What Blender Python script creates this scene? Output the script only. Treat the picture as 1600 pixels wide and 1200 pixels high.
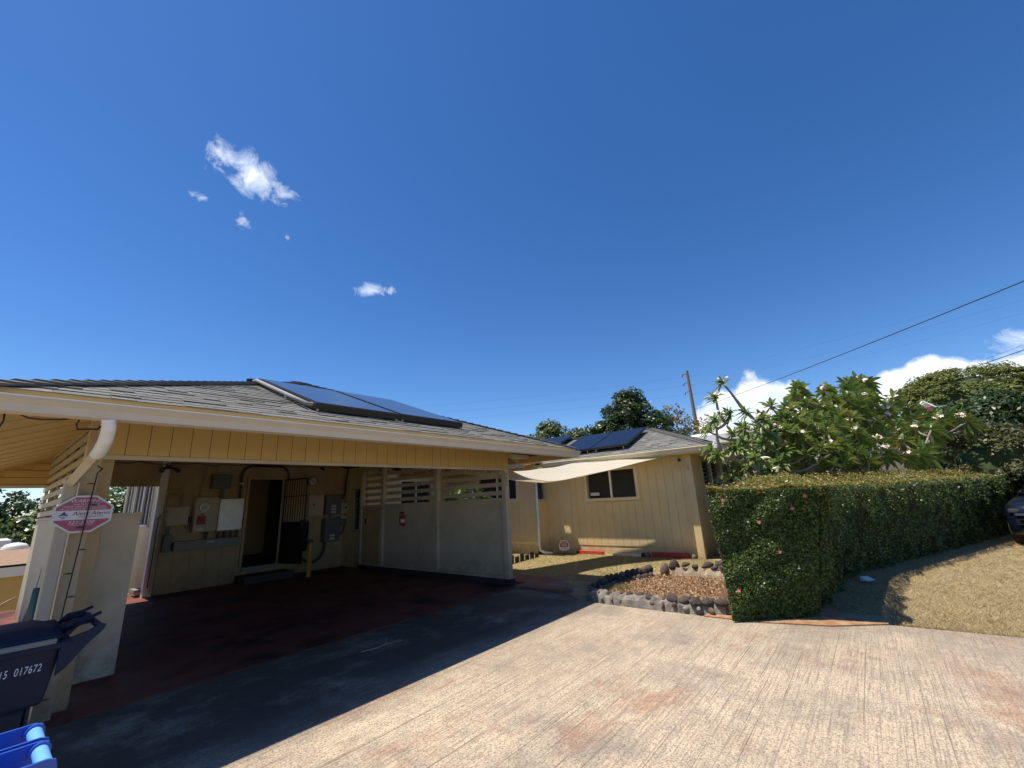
import bpy, math, random
import numpy as np
from mathutils import Vector, Matrix

random.seed(11)
rng = np.random.default_rng(11)
for o in list(bpy.data.objects):
    bpy.data.objects.remove(o)
S = bpy.context.scene
COL = S.collection
R_ = math.radians

# ------------------------------------------------------------------ camera
EYE = Vector((0, 0, 1.6))
yaw, pitch, roll = R_(51.0995), R_(15.1518), R_(-2.9018)
f0 = Vector((math.sin(yaw), math.cos(yaw), 0)); r0 = Vector((math.cos(yaw), -math.sin(yaw), 0)); up = Vector((0, 0, 1))
fw = f0 * math.cos(pitch) + up * math.sin(pitch)
u1 = up * math.cos(pitch) - f0 * math.sin(pitch)
ri = r0 * math.cos(roll) + u1 * math.sin(roll)
u2 = u1 * math.cos(roll) - r0 * math.sin(roll)
cam_d = bpy.data.cameras.new('camera')
cam = bpy.data.objects.new('camera', cam_d); COL.objects.link(cam)
m3 = Matrix((ri, u2, -fw)).transposed()
cam.matrix_world = Matrix.Translation(EYE) @ m3.to_4x4()
cam_d.sensor_width = 36.0; cam_d.lens = 36.0 * 663.876 / 1600.0
cam_d.clip_start = 0.05; cam_d.clip_end = 2000
S.camera = cam

# ------------------------------------------------------------------ light
SUN = Vector((-0.275, 0.29, 1.0)).normalized()        # towards the sun
sun_el = math.asin(SUN.z); sun_az = math.atan2(SUN.x, SUN.y)
ld = bpy.data.lights.new('sun', 'SUN'); ld.energy = 5.0; ld.angle = R_(0.53); ld.color = (1.0, 0.93, 0.80)
lo = bpy.data.objects.new('sun', ld); COL.objects.link(lo)
lo.rotation_euler = (-SUN).to_track_quat('-Z', 'Y').to_euler(); lo.location = (0, 0, 30)

W = bpy.data.worlds.new('World'); S.world = W; W.use_nodes = True
nt = W.node_tree; nt.nodes.clear()
N = lambda t: nt.nodes.new(t)
Lk = nt.links.new
sky = N('ShaderNodeTexSky'); sky.sky_type = 'NISHITA'; sky.sun_disc = False
sky.sun_elevation = sun_el; sky.sun_rotation = sun_az
sky.altitude = 1500; sky.air_density = 1.0; sky.dust_density = 0.35; sky.ozone_density = 3.2
SKY_STRENGTH = 0.118
bg = N('ShaderNodeBackground'); bg.inputs['Strength'].default_value = SKY_STRENGTH
wo = N('ShaderNodeOutputWorld'); Lk(bg.outputs[0], wo.inputs[0])
hs = N('ShaderNodeHueSaturation'); hs.inputs['Saturation'].default_value = 1.26; hs.inputs['Hue'].default_value = .506
Lk(sky.outputs[0], hs.inputs['Color'])
tc = N('ShaderNodeTexCoord')
# wisps of cloud: a direction, half width and height (radians), ragged by noise, mixed over the sky
CLOUDS = [((0.168, 0.7731, 0.6116), .042, .036, .70), ((0.2193, 0.7685, 0.6011), .042, .040, 0.99), ((0.2697, 0.7638, 0.5865), .034, .028, .70),
          ((0.196, 0.771, 0.606), .03, .02, .55), ((0.246, 0.766, 0.594), .03, .03, .7),
          ((0.1599, 0.8206, 0.5487), .028, .013, .62), ((0.2267, 0.8155, 0.5326), .016, .018, .52), ((0.297, 0.79, 0.52), .008, .012, .42),
          ((0.4616, 0.7627, 0.453), .034, .020, .92), ((0.503, 0.733, 0.4584), .026, .013, .58), ((0.5517, 0.7073, 0.442), .014, .014, .5),
          ((0.9643, 0.2112, 0.14), .055, .060, 1.5), ((0.9756, 0.1397, 0.145), .075, .068, 1.5), ((0.975, 0.05, 0.11), .09, .05, 1.3),
          ((0.9796, -0.0715, 0.155), .050, .036, 1.3), ((0.9744, -0.1135, 0.160), .052, .040, 1.35), ((0.9729, -0.1539, 0.145), .048, .034, 1.2),
          ((0.9584, -0.2061, 0.190), .034, .034, .75), ((0.9649, -0.2055, 0.145), .045, .035, 1.0), ((0.95, -0.28, 0.14), .06, .04, 1.1),
          ((0.9331, -0.2315, 0.2752), .014, .016, .5)]
def vm(op, a, b=None):
    n = N('ShaderNodeVectorMath'); n.operation = op
    if isinstance(a, (tuple, Vector)): n.inputs[0].default_value = a
    else: Lk(a, n.inputs[0])
    if b is not None:
        if isinstance(b, (tuple, Vector)): n.inputs[1].default_value = b
        else: Lk(b, n.inputs[1])
    return n
def mth(op, a, b=None, c=None, clamp=False):
    n = N('ShaderNodeMath'); n.operation = op; n.use_clamp = clamp
    for i, v in enumerate((a, b, c)):
        if v is None: continue
        if isinstance(v, (int, float)): n.inputs[i].default_value = v
        else: Lk(v, n.inputs[i])
    return n.outputs[0]
dirn = tc.outputs['Generated']
nz = N('ShaderNodeTexNoise'); nz.inputs['Scale'].default_value = 26; nz.inputs['Detail'].default_value = 7; nz.inputs['Roughness'].default_value = .66; nz.inputs['Distortion'].default_value = .6
Lk(dirn, nz.inputs['Vector'])
nz2 = N('ShaderNodeTexNoise'); nz2.inputs['Scale'].default_value = 15; nz2.inputs['Detail'].default_value = 6; nz2.inputs['Roughness'].default_value = .6
Lk(dirn, nz2.inputs['Vector'])
thin = None; thick = None
for (c, hw, hh, amp) in CLOUDS:
    c = Vector(c).normalized(); rr = c.cross(up).normalized(); uu = rr.cross(c).normalized()
    dx = vm('DOT_PRODUCT', dirn, rr * (1 / hw)).outputs['Value']
    dy = vm('DOT_PRODUCT', dirn, uu * (1 / hh)).outputs['Value']
    dz = vm('DOT_PRODUCT', dirn, c).outputs['Value']
    r2 = mth('ADD', mth('MULTIPLY', dx, dx), mth('MULTIPLY', dy, dy))
    g = mth('MULTIPLY', mth('MULTIPLY', mth('POWER', 2.718, mth('MULTIPLY', r2, -1.0)), amp), mth('GREATER_THAN', dz, 0.0))
    if amp >= 1.0 or hw >= .045: thick = g if thick is None else mth('MAXIMUM', thick, g)
    else: thin = g if thin is None else mth('MAXIMUM', thin, g)
mthin = mth('MULTIPLY', mth('SUBTRACT', mth('ADD', thin, mth('MULTIPLY', nz.outputs['Fac'], 1.9)), 1.38), 1.35, clamp=True)
mthin = mth('MULTIPLY', mthin, mth('MULTIPLY', thin, 2.2, clamp=True), clamp=True)
mthk = mth('MULTIPLY', mth('SUBTRACT', mth('ADD', mth('MULTIPLY', thick, 1.0), mth('MULTIPLY', nz2.outputs['Fac'], 1.1)), .98), 4.0, clamp=True)
mthk = mth('MULTIPLY', mthk, mth('MULTIPLY', thick, 3.0, clamp=True), clamp=True)
cl = mth('MAXIMUM', mthin, mthk)
# the cumulus has grey-blue hollows
ramp = N('ShaderNodeValToRGB'); Lk(nz2.outputs['Fac'], ramp.inputs['Fac'])
ramp.color_ramp.elements[0].position = .38; ramp.color_ramp.elements[0].color = (5.6, 6.5, 7.8, 1)
ramp.color_ramp.elements[1].position = .60; ramp.color_ramp.elements[1].color = (9.0, 9.0, 9.0, 1)
mixc = N('ShaderNodeMixRGB'); Lk(cl, mixc.inputs['Fac']); Lk(hs.outputs[0], mixc.inputs['Color1']); Lk(ramp.outputs[0], mixc.inputs['Color2'])
Lk(mixc.outputs[0], bg.inputs['Color'])

S.view_settings.view_transform = 'Standard'; S.view_settings.look = 'None'
S.view_settings.exposure = 0.40; S.view_settings.gamma = 1.0; S.view_settings.use_curve_mapping = False
S.cycles.max_bounces = 8; S.cycles.transparent_max_bounces = 8
S.cycles.use_denoising = True

# ------------------------------------------------------------------ materials
def mat(name, col, rough=.6, var=.12, vs=6.0, bump=.0, bs=80.0, metal=0.0, spec=.5, alt=None, alt_s=2.0, alt_t=(.5, .65), streak=None, splash=None):
    """painted / plain surface: base colour, soft variation, optional second colour in patches, fine bump"""
    m = bpy.data.materials.new(name); m.use_nodes = True
    t = m.node_tree; b = t.nodes['Principled BSDF']
    b.inputs['Roughness'].default_value = rough; b.inputs['Metallic'].default_value = metal
    b.inputs['Specular IOR Level'].default_value = spec
    g = t.nodes.new('ShaderNodeNewGeometry')
    src = g.outputs['Position']
    if streak:
        mp = t.nodes.new('ShaderNodeMapping'); mp.inputs['Scale'].default_value = streak; t.links.new(src, mp.inputs['Vector']); src = mp.outputs[0]
    n = t.nodes.new('ShaderNodeTexNoise'); n.inputs['Scale'].default_value = vs; n.inputs['Detail'].default_value = 5; n.inputs['Roughness'].default_value = .6
    t.links.new(src, n.inputs['Vector'])
    r = t.nodes.new('ShaderNodeMapRange'); r.inputs[1].default_value = .25; r.inputs[2].default_value = .75
    r.inputs[3].default_value = 1 - var; r.inputs[4].default_value = 1 + var
    t.links.new(n.outputs['Fac'], r.inputs[0])
    mx = t.nodes.new('ShaderNodeMixRGB'); mx.blend_type = 'MULTIPLY'; mx.inputs['Fac'].default_value = 1
    mx.inputs['Color1'].default_value = (*col, 1); t.links.new(r.outputs[0], mx.inputs['Color2'])
    out = mx.outputs[0]
    if alt:
        n2 = t.nodes.new('ShaderNodeTexNoise'); n2.inputs['Scale'].default_value = alt_s; n2.inputs['Detail'].default_value = 6; n2.inputs['Roughness'].default_value = .65
        t.links.new(g.outputs['Position'], n2.inputs['Vector'])
        r2 = t.nodes.new('ShaderNodeMapRange'); r2.inputs[1].default_value = alt_t[0]; r2.inputs[2].default_value = alt_t[1]
        t.links.new(n2.outputs['Fac'], r2.inputs[0])
        m2 = t.nodes.new('ShaderNodeMixRGB'); t.links.new(r2.outputs[0], m2.inputs['Fac']); t.links.new(out, m2.inputs['Color1']); m2.inputs['Color2'].default_value = (*alt, 1)
        out = m2.outputs[0]
    if splash:
        # red dirt thrown up by rain along the foot of the wall
        sz = t.nodes.new('ShaderNodeSeparateXYZ'); t.links.new(g.outputs['Position'], sz.inputs[0])
        rz_ = t.nodes.new('ShaderNodeMapRange'); rz_.inputs[1].default_value = .05; rz_.inputs[2].default_value = splash; rz_.inputs[3].default_value = 1; rz_.inputs[4].default_value = 0
        t.links.new(sz.outputs['Z'], rz_.inputs[0])
        ns = t.nodes.new('ShaderNodeTexNoise'); ns.inputs['Scale'].default_value = 5; ns.inputs['Detail'].default_value = 7; ns.inputs['Roughness'].default_value = .75; t.links.new(g.outputs['Position'], ns.inputs['Vector'])
        rn = t.nodes.new('ShaderNodeMapRange'); rn.inputs[1].default_value = .35; rn.inputs[2].default_value = .7; t.links.new(ns.outputs['Fac'], rn.inputs[0])
        mm_ = t.nodes.new('ShaderNodeMath'); mm_.operation = 'MULTIPLY'; t.links.new(rz_.outputs[0], mm_.inputs[0]); t.links.new(rn.outputs[0], mm_.inputs[1])
        m4 = t.nodes.new('ShaderNodeMixRGB'); t.links.new(mm_.outputs[0], m4.inputs['Fac']); t.links.new(out, m4.inputs['Color1']); m4.inputs['Color2'].default_value = (.20, .105, .06, 1)
        out = m4.outputs[0]
    t.links.new(out, b.inputs['Base Color'])
    if bump:
        n3 = t.nodes.new('ShaderNodeTexNoise'); n3.inputs['Scale'].default_value = bs; n3.inputs['Detail'].default_value = 4
        t.links.new(g.outputs['Position'], n3.inputs['Vector'])
        bp = t.nodes.new('ShaderNodeBump'); bp.inputs['Strength'].default_value = bump; bp.inputs['Distance'].default_value = .01
        t.links.new(n3.outputs['Fac'], bp.inputs['Height']); t.links.new(bp.outputs[0], b.inputs['Normal'])
    return m

def leafmat(name, c1, c2, rough=.42, trans=.3, spec=.5, c3=None):
    m = bpy.data.materials.new(name); m.use_nodes = True
    t = m.node_tree; b = t.nodes['Principled BSDF']; o = t.nodes['Material Output']
    a = t.nodes.new('ShaderNodeAttribute'); a.attribute_name = 'rnd'
    rp = t.nodes.new('ShaderNodeValToRGB'); rp.color_ramp.elements[0].color = (*c1, 1); rp.color_ramp.elements[1].color = (*c2, 1)
    if c3:
        rp.color_ramp.elements[1].position = .85
        e = rp.color_ramp.elements.new(.97); e.color = (*c3, 1)
    t.links.new(a.outputs['Fac'], rp.inputs['Fac'])
    t.links.new(rp.outputs[0], b.inputs['Base Color'])
    b.inputs['Roughness'].default_value = rough; b.inputs['Specular IOR Level'].default_value = spec
    tr = t.nodes.new('ShaderNodeBsdfTranslucent'); 
    hs2 = t.nodes.new('ShaderNodeHueSaturation'); hs2.inputs['Value'].default_value = 1.3; hs2.inputs['Hue'].default_value = .485
    t.links.new(rp.outputs[0], hs2.inputs['Color']); t.links.new(hs2.outputs[0], tr.inputs['Color'])
    mx = t.nodes.new('ShaderNodeMixShader'); mx.inputs[0].default_value = trans
    t.links.new(b.outputs[0], mx.inputs[1]); t.links.new(tr.outputs[0], mx.inputs[2]); t.links.new(mx.outputs[0], o.inputs['Surface'])
    return m

def glassmat(name, col, rough=.06, spec=.5):
    m = bpy.data.materials.new(name); m.use_nodes = True
    b = m.node_tree.nodes['Principled BSDF']
    b.inputs['Base Color'].default_value = (*col, 1); b.inputs['Roughness'].default_value = rough; b.inputs['Specular IOR Level'].default_value = spec
    t = m.node_tree
    g = t.nodes.new('ShaderNodeNewGeometry'); n = t.nodes.new('ShaderNodeTexNoise'); n.inputs['Scale'].default_value = 3
    t.links.new(g.outputs['Position'], n.inputs['Vector'])
    r = t.nodes.new('ShaderNodeMapRange'); r.inputs[3].default_value = rough * .6; r.inputs[4].default_value = rough * 1.8
    t.links.new(n.outputs['Fac'], r.inputs[0]); t.links.new(r.outputs[0], b.inputs['Roughness'])
    return m

M = {}
M['yellow'] = mat('yellow_paint', (.56, .385, .14), .55, .07, 3, .05, 120)
M['wallpaint'] = mat('cream_paint', (.68, .53, .28), .6, .08, 2.5, .06, 150, splash=.55, alt=(.60, .465, .24), alt_s=1.3, alt_t=(.5, .75))
M['beige'] = mat('beige_paint', (.52, .445, .33), .6, .12, 2.5, .08, 120, splash=.6, alt=(.39, .315, .215), alt_s=1.6, alt_t=(.5, .75))
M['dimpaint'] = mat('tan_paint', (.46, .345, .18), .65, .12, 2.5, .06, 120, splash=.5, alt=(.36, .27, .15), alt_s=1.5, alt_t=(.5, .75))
M['greypaint'] = mat('grey_white_paint', (.42, .37, .28), .6, .12, 2.0, .08, 90, streak=(1, 6, .8), splash=.5)
M['gutter'] = mat('gutter_enamel', (.55, .485, .39), .45, .07, 5)
M['posttan'] = mat('post_paint', (.48, .37, .23), .6, .12, 3.5, .08, 120, splash=.6)
M['cream'] = mat('cream_trim', (.72, .62, .40), .5, .06, 4)
M['white'] = mat('white_paint', (.78, .77, .73), .5, .06, 5)
M['darkwood'] = mat('dark_timber', (.12, .085, .05), .7, .2, 4, .1, 60)
M['curb'] = mat('black_curb', (.025, .022, .022), .7, .3, 8)
M['slab'] = mat('red_slab_paint', (.17, .055, .036), .62, .35, 1.6, .12, 40, spec=.25, alt=(.020, .013, .012), alt_s=1.1, alt_t=(.50, .66))
M['step'] = mat('dark_step', (.05, .045, .04), .7, .2, 5)
M['pathred'] = mat('red_path', (.20, .075, .045), .75, .3, 3, .25, 60, alt=(.20, .16, .14), alt_s=2.2, alt_t=(.5, .62))
M['soil'] = mat('red_soil', (.33, .17, .085), .9, .35, 6, .6, 60, alt=(.38, .27, .15), alt_s=6)
M['litter'] = mat('dry_leaf_litter', (.20, .10, .055), .9, .4, 14, .6, 45, alt=(.30, .20, .11), alt_s=16)
M['mortar'] = mat('grey_mortar', (.235, .205, .175), .85, .4, 9, .9, 45, alt=(.10, .088, .078), alt_s=7)
M['edging'] = mat('tan_concrete', (.36, .29, .20), .8, .3, 9, .4, 40, streak=(3, 3, .7))
M['lava'] = mat('lava_rock', (.060, .047, .040), .9, .45, 16, 1.0, 45, alt=(.12, .095, .08), alt_s=9, alt_t=(.55, .7))
M['lavabrown'] = mat('brown_lava_rock', (.15, .105, .078), .9, .4, 14, 1.0, 45)
M['rustrock'] = mat('rust_rock', (.125, .058, .036), .9, .35, 9, 1.0, 30, alt=(.24, .20, .17), alt_s=5, alt_t=(.56, .68))
for k, c in (('sh0', (.172, .166, .152)), ('sh1', (.145, .140, .128)), ('sh2', (.198, .190, .172)), ('cap', (.125, .120, .110))):
    M[k] = mat('asphalt_shingle_' + k, c, .9, .3, 40, .5, 220)
M['felt'] = mat('dark_roof_felt', (.03, .03, .03), .9)
M['pv'] = glassmat('solar_cell_glass', (.010, .012, .024), .2, .16)
M['thermal'] = glassmat('collector_glass', (.05, .062, .09), .14, .9)
M['blackmetal'] = mat('black_metal', (.012, .012, .012), .4, .1, 10)
M['alu'] = mat('aluminium', (.42, .41, .40), .4, .1, 10, metal=.6)
M['pipe'] = mat('pipe_insulation', (.24, .23, .22), .7, .15, 12)
M['glass'] = glassmat('window_glass', (.018, .020, .022), .07)
M['louvre'] = glassmat('louvre_glass', (.05, .052, .05), .12)
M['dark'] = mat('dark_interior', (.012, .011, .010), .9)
M['boxgrey'] = mat('grey_enamel', (.13, .145, .15), .5, .08, 5)
M['trough'] = mat('light_grey_enamel', (.24, .235, .22), .5, .1, 5)
M['silver'] = mat('galvanised_cover', (.62, .63, .63), .35, .12, 7, metal=.35)
M['conduit'] = mat('dark_conduit', (.06, .05, .045), .5, .1, 10)
M['label'] = mat('white_label', (.62, .60, .55), .6)
M['red'] = mat('red_enamel', (.35, .03, .025), .4, .15, 8)
M['redlabel'] = mat('red_label', (.33, .05, .03), .6)
M['redwood'] = mat('red_painted_wood', (.46, .045, .035), .6, .22, 8, .2, 60)
M['bollard'] = mat('yellow_bollard', (.52, .25, .02), .45, .15, 6)
M['cart'] = mat('dark_grey_plastic', (.006, .013, .038), .55, .10, 6, .04, 200, spec=.25, alt=(.020, .026, .045), alt_s=9, alt_t=(.55, .8))
M['blue'] = mat('blue_plastic', (.022, .085, .42), .35, .08, 6)
M['bluelid'] = mat('light_blue_plastic', (.16, .42, .80), .38, .06, 6)
M['magenta'] = mat('magenta_print', (.36, .08, .14), .5, .06, 6)
M['signwhite'] = mat('sign_white', (.62, .62, .66), .5, .05, 6)
M['navy'] = mat('navy_print', (.02, .03, .12), .5)
M['maroon'] = mat('maroon_print', (.22, .03, .09), .5)
M['wire'] = mat('black_wire', (.012, .010, .010), .5)
M['hose'] = mat('green_plastic', (.010, .055, .032), .55, .1, 8)
M['pole'] = mat('weathered_pole', (.16, .135, .115), .85, .2, 3)
M['bark'] = mat('grey_bark', (.15, .125, .10), .9, .3, 6, .5, 30)
M['plumbark'] = mat('pale_bark', (.24, .205, .175), .8, .25, 8, .4, 30)
M['paleroof'] = mat('white_metal_roof', (.80, .79, .76), .5, .05, 3)
M['brownroof'] = mat('brown_roof', (.27, .17, .11), .9, .25, 14, .3, 60)
M['greyroof'] = mat('blue_grey_roof', (.16, .20, .24), .7, .1, 4)
M['carpaint'] = mat('dark_blue_car_paint', (.005, .008, .020), .18, .05, 5, spec=.6)
M['chrome'] = mat('chrome', (.75, .75, .76), .15, .05, 5, metal=1.0)
M['tyre'] = mat('rubber', (.015, .015, .015), .8)
M['paper'] = mat('paper', (.72, .72, .70), .7)
M['wood'] = mat('bare_wood', (.34, .26, .17), .8, .25, 8, .3, 40)
M['petalpink'] = mat('pink_petal', (.72, .22, .24), .5, .15, 30)
M['petalwhite'] = mat('white_petal', (.85, .76, .66), .5, .1, 30)
M['blossom'] = mat('plumeria_petal', (.80, .62, .54), .5, .25, 14)

# sail cloth: lets light through
m = bpy.data.materials.new('sail_cloth'); m.use_nodes = True
t = m.node_tree; b = t.nodes['Principled BSDF']; b.inputs['Base Color'].default_value = (.78, .74, .64, 1); b.inputs['Roughness'].default_value = .85
gg = t.nodes.new('ShaderNodeNewGeometry'); wv = t.nodes.new('ShaderNodeTexNoise'); wv.inputs['Scale'].default_value = 160
t.links.new(gg.outputs['Position'], wv.inputs['Vector'])
bpn = t.nodes.new('ShaderNodeBump'); bpn.inputs['Strength'].default_value = .25; bpn.inputs['Distance'].default_value = .004
t.links.new(wv.outputs['Fac'], bpn.inputs['Height']); t.links.new(bpn.outputs[0], b.inputs['Normal'])
tr = t.nodes.new('ShaderNodeBsdfTranslucent'); tr.inputs['Color'].default_value = (.86, .79, .64, 1)
mx = t.nodes.new('ShaderNodeMixShader'); mx.inputs[0].default_value = .55
t.links.new(b.outputs[0], mx.inputs[1]); t.links.new(tr.outputs[0], mx.inputs[2]); t.links.new(mx.outputs[0], t.nodes['Material Output'].inputs['Surface'])
M['sail'] = m

# broom-finished concrete with joints, red dirt and grey mould
def concrete():
    m = bpy.data.materials.new('broomed_concrete'); m.use_nodes = True
    t = m.node_tree; b = t.nodes['Principled BSDF']; b.inputs['Roughness'].default_value = .85
    g = t.nodes.new('ShaderNodeNewGeometry'); P = g.outputs['Position']
    def noise(scale, det=5, ro=.6, sc=None, dist=0):
        v = P
        if sc:
            mp = t.nodes.new('ShaderNodeMapping'); mp.inputs['Scale'].default_value = sc; t.links.new(P, mp.inputs['Vector']); v = mp.outputs[0]
        n = t.nodes.new('ShaderNodeTexNoise'); n.inputs['Scale'].default_value = scale; n.inputs['Detail'].default_value = det
        n.inputs['Roughness'].default_value = ro; n.inputs['Distortion'].default_value = dist
        t.links.new(v, n.inputs['Vector']); return n.outputs['Fac']
    def rng2(v, a, b_, c=0., d=1.):
        r = t.nodes.new('ShaderNodeMapRange'); r.inputs[1].default_value = a; r.inputs[2].default_value = b_; r.inputs[3].default_value = c; r.inputs[4].default_value = d
        t.links.new(v, r.inputs[0]); return r.outputs[0]
    def mix(fac, a, bcol, mode='MIX'):
        x = t.nodes.new('ShaderNodeMixRGB'); x.blend_type = mode
        if isinstance(fac, float): x.inputs['Fac'].default_value = fac
        else: t.links.new(fac, x.inputs['Fac'])
        for i, v in (('Color1', a), ('Color2', bcol)):
            if isinstance(v, tuple): x.inputs[i].default_value = (*v, 1)
            else: t.links.new(v, x.inputs[i])
        return x.outputs[0]
    def mul(a, c):
        x = t.nodes.new('ShaderNodeMath'); x.operation = 'MULTIPLY'
        for i, v in enumerate((a, c)):
            if isinstance(v, float): x.inputs[i].default_value = v
            else: t.links.new(v, x.inputs[i])
        return x.outputs[0]
    base = mix(rng2(noise(.5), .35, .65), (.60, .485, .34), (.47, .375, .265))
    base = mix(mul(rng2(noise(.8, 6, .7), .49, .64), .70), base, (.235, .195, .16))                 # grey mould
    base = mix(mul(rng2(noise(7, 5, .7, (1, 1, 1)), .5, .62), .30), base, (.24, .20, .165))
    dirt = mul(rng2(noise(.62, 7, .72, (1.0, 1.35, 1)), .53, .645), .74)
    base = mix(mul(dirt, rng2(noise(14, 4, .7, (.5, 3, 1)), .36, .58, .25, 1.)), base, (.34, .125, .058))     # red dirt
    spk = rng2(noise(80, 4, .8), .49, .58)                                                              # open sandy texture
    base = mix(mul(spk, .80), base, (.135, .105, .085))
    stre = noise(1.0, 4, .65, (.45, 42, 1), .0)                                                          # broom strokes along x
    base = mix(mul(rng2(stre, .53, .64), .36), base, (.17, .13, .105))
    fine = noise(1.0, 3, .6, (2.2, 70, 1))
    base = mix(mul(rng2(fine, .51, .63), .60), base, (.20, .155, .12))
    # mould band by the carport edge, painted darker and warmer to deepen eave shadow
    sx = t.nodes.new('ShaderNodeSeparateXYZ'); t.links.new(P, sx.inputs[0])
    mould_shade = mul(rng2(sx.outputs['Y'], 3.35, 4.15), rng2(noise(1.3, 6, .7), .20, .50))
    base = mix(mul(mould_shade, .88), base, (.060, .039, .025))
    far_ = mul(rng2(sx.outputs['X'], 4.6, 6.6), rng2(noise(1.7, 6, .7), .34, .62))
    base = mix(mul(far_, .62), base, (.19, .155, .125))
    t.links.new(base, b.inputs['Base Color'])
    hgt = mix(.55, stre, fine); hgt = mix(.45, hgt, noise(60, 3))
    bp = t.nodes.new('ShaderNodeBump'); bp.inputs['Strength'].default_value = .5; bp.inputs['Distance'].default_value = .010
    t.links.new(hgt, bp.inputs['Height']); t.links.new(bp.outputs[0], b.inputs['Normal'])
    return m
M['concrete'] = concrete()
M['groove'] = mat('groove_dirt', (.17, .135, .105), .95)

def lawnmat():
    m = mat('dry_lawn', (.33, .255, .14), .95, .35, 9, .9, 60, alt=(.19, .165, .07), alt_s=1.4, alt_t=(.48, .68))
    return m
M['lawn'] = lawnmat()
M['far'] = mat('far_ground', (.10, .11, .045), .95, .3, .3, .3, 4)

# foliage
M['f_hedge'] = leafmat('hedge_leaf', (.026, .050, .011), (.125, .180, .036), .42, .26, .5, c3=(.16, .13, .04))
M['f_hedgetop'] = leafmat('hedge_new_leaf', (.16, .17, .035), (.34, .27, .075), .4, .35)
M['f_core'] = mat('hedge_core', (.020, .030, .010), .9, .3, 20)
M['f_plum'] = leafmat('plumeria_leaf', (.080, .140, .028), (.205, .275, .065), .33, .32, .6, c3=(.34, .26, .04))
M['f_dark'] = leafmat('dark_leaf', (.022, .046, .014), (.060, .098, .026), .4, .25)
M['f_mid'] = leafmat('mid_leaf', (.045, .078, .020), (.12, .165, .040), .42, .3)
M['f_brown'] = leafmat('brown_leaf', (.14, .12, .055), (.22, .17, .075), .6, .25)
M['f_monkey'] = leafmat('pod_tree_leaf', (.10, .125, .024), (.19, .205, .048), .5, .25)
M['f_litter'] = leafmat('dry_leaf', (.16, .09, .045), (.50, .35, .19), .7, .15)
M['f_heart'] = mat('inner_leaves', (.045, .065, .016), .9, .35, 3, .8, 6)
M['f_bush'] = leafmat('bush_leaf', (.055, .070, .022), (.13, .12, .045), .5, .25)
M['f_bright'] = leafmat('bright_leaf', (.07, .13, .025), (.14, .21, .05), .45, .35)
M['f_grass'] = leafmat('dry_blade', (.25, .19, .09), (.50, .395, .21), .7, .2)
M['f_green'] = leafmat('green_blade', (.17, .165, .05), (.46, .37, .15), .6, .3)

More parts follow.
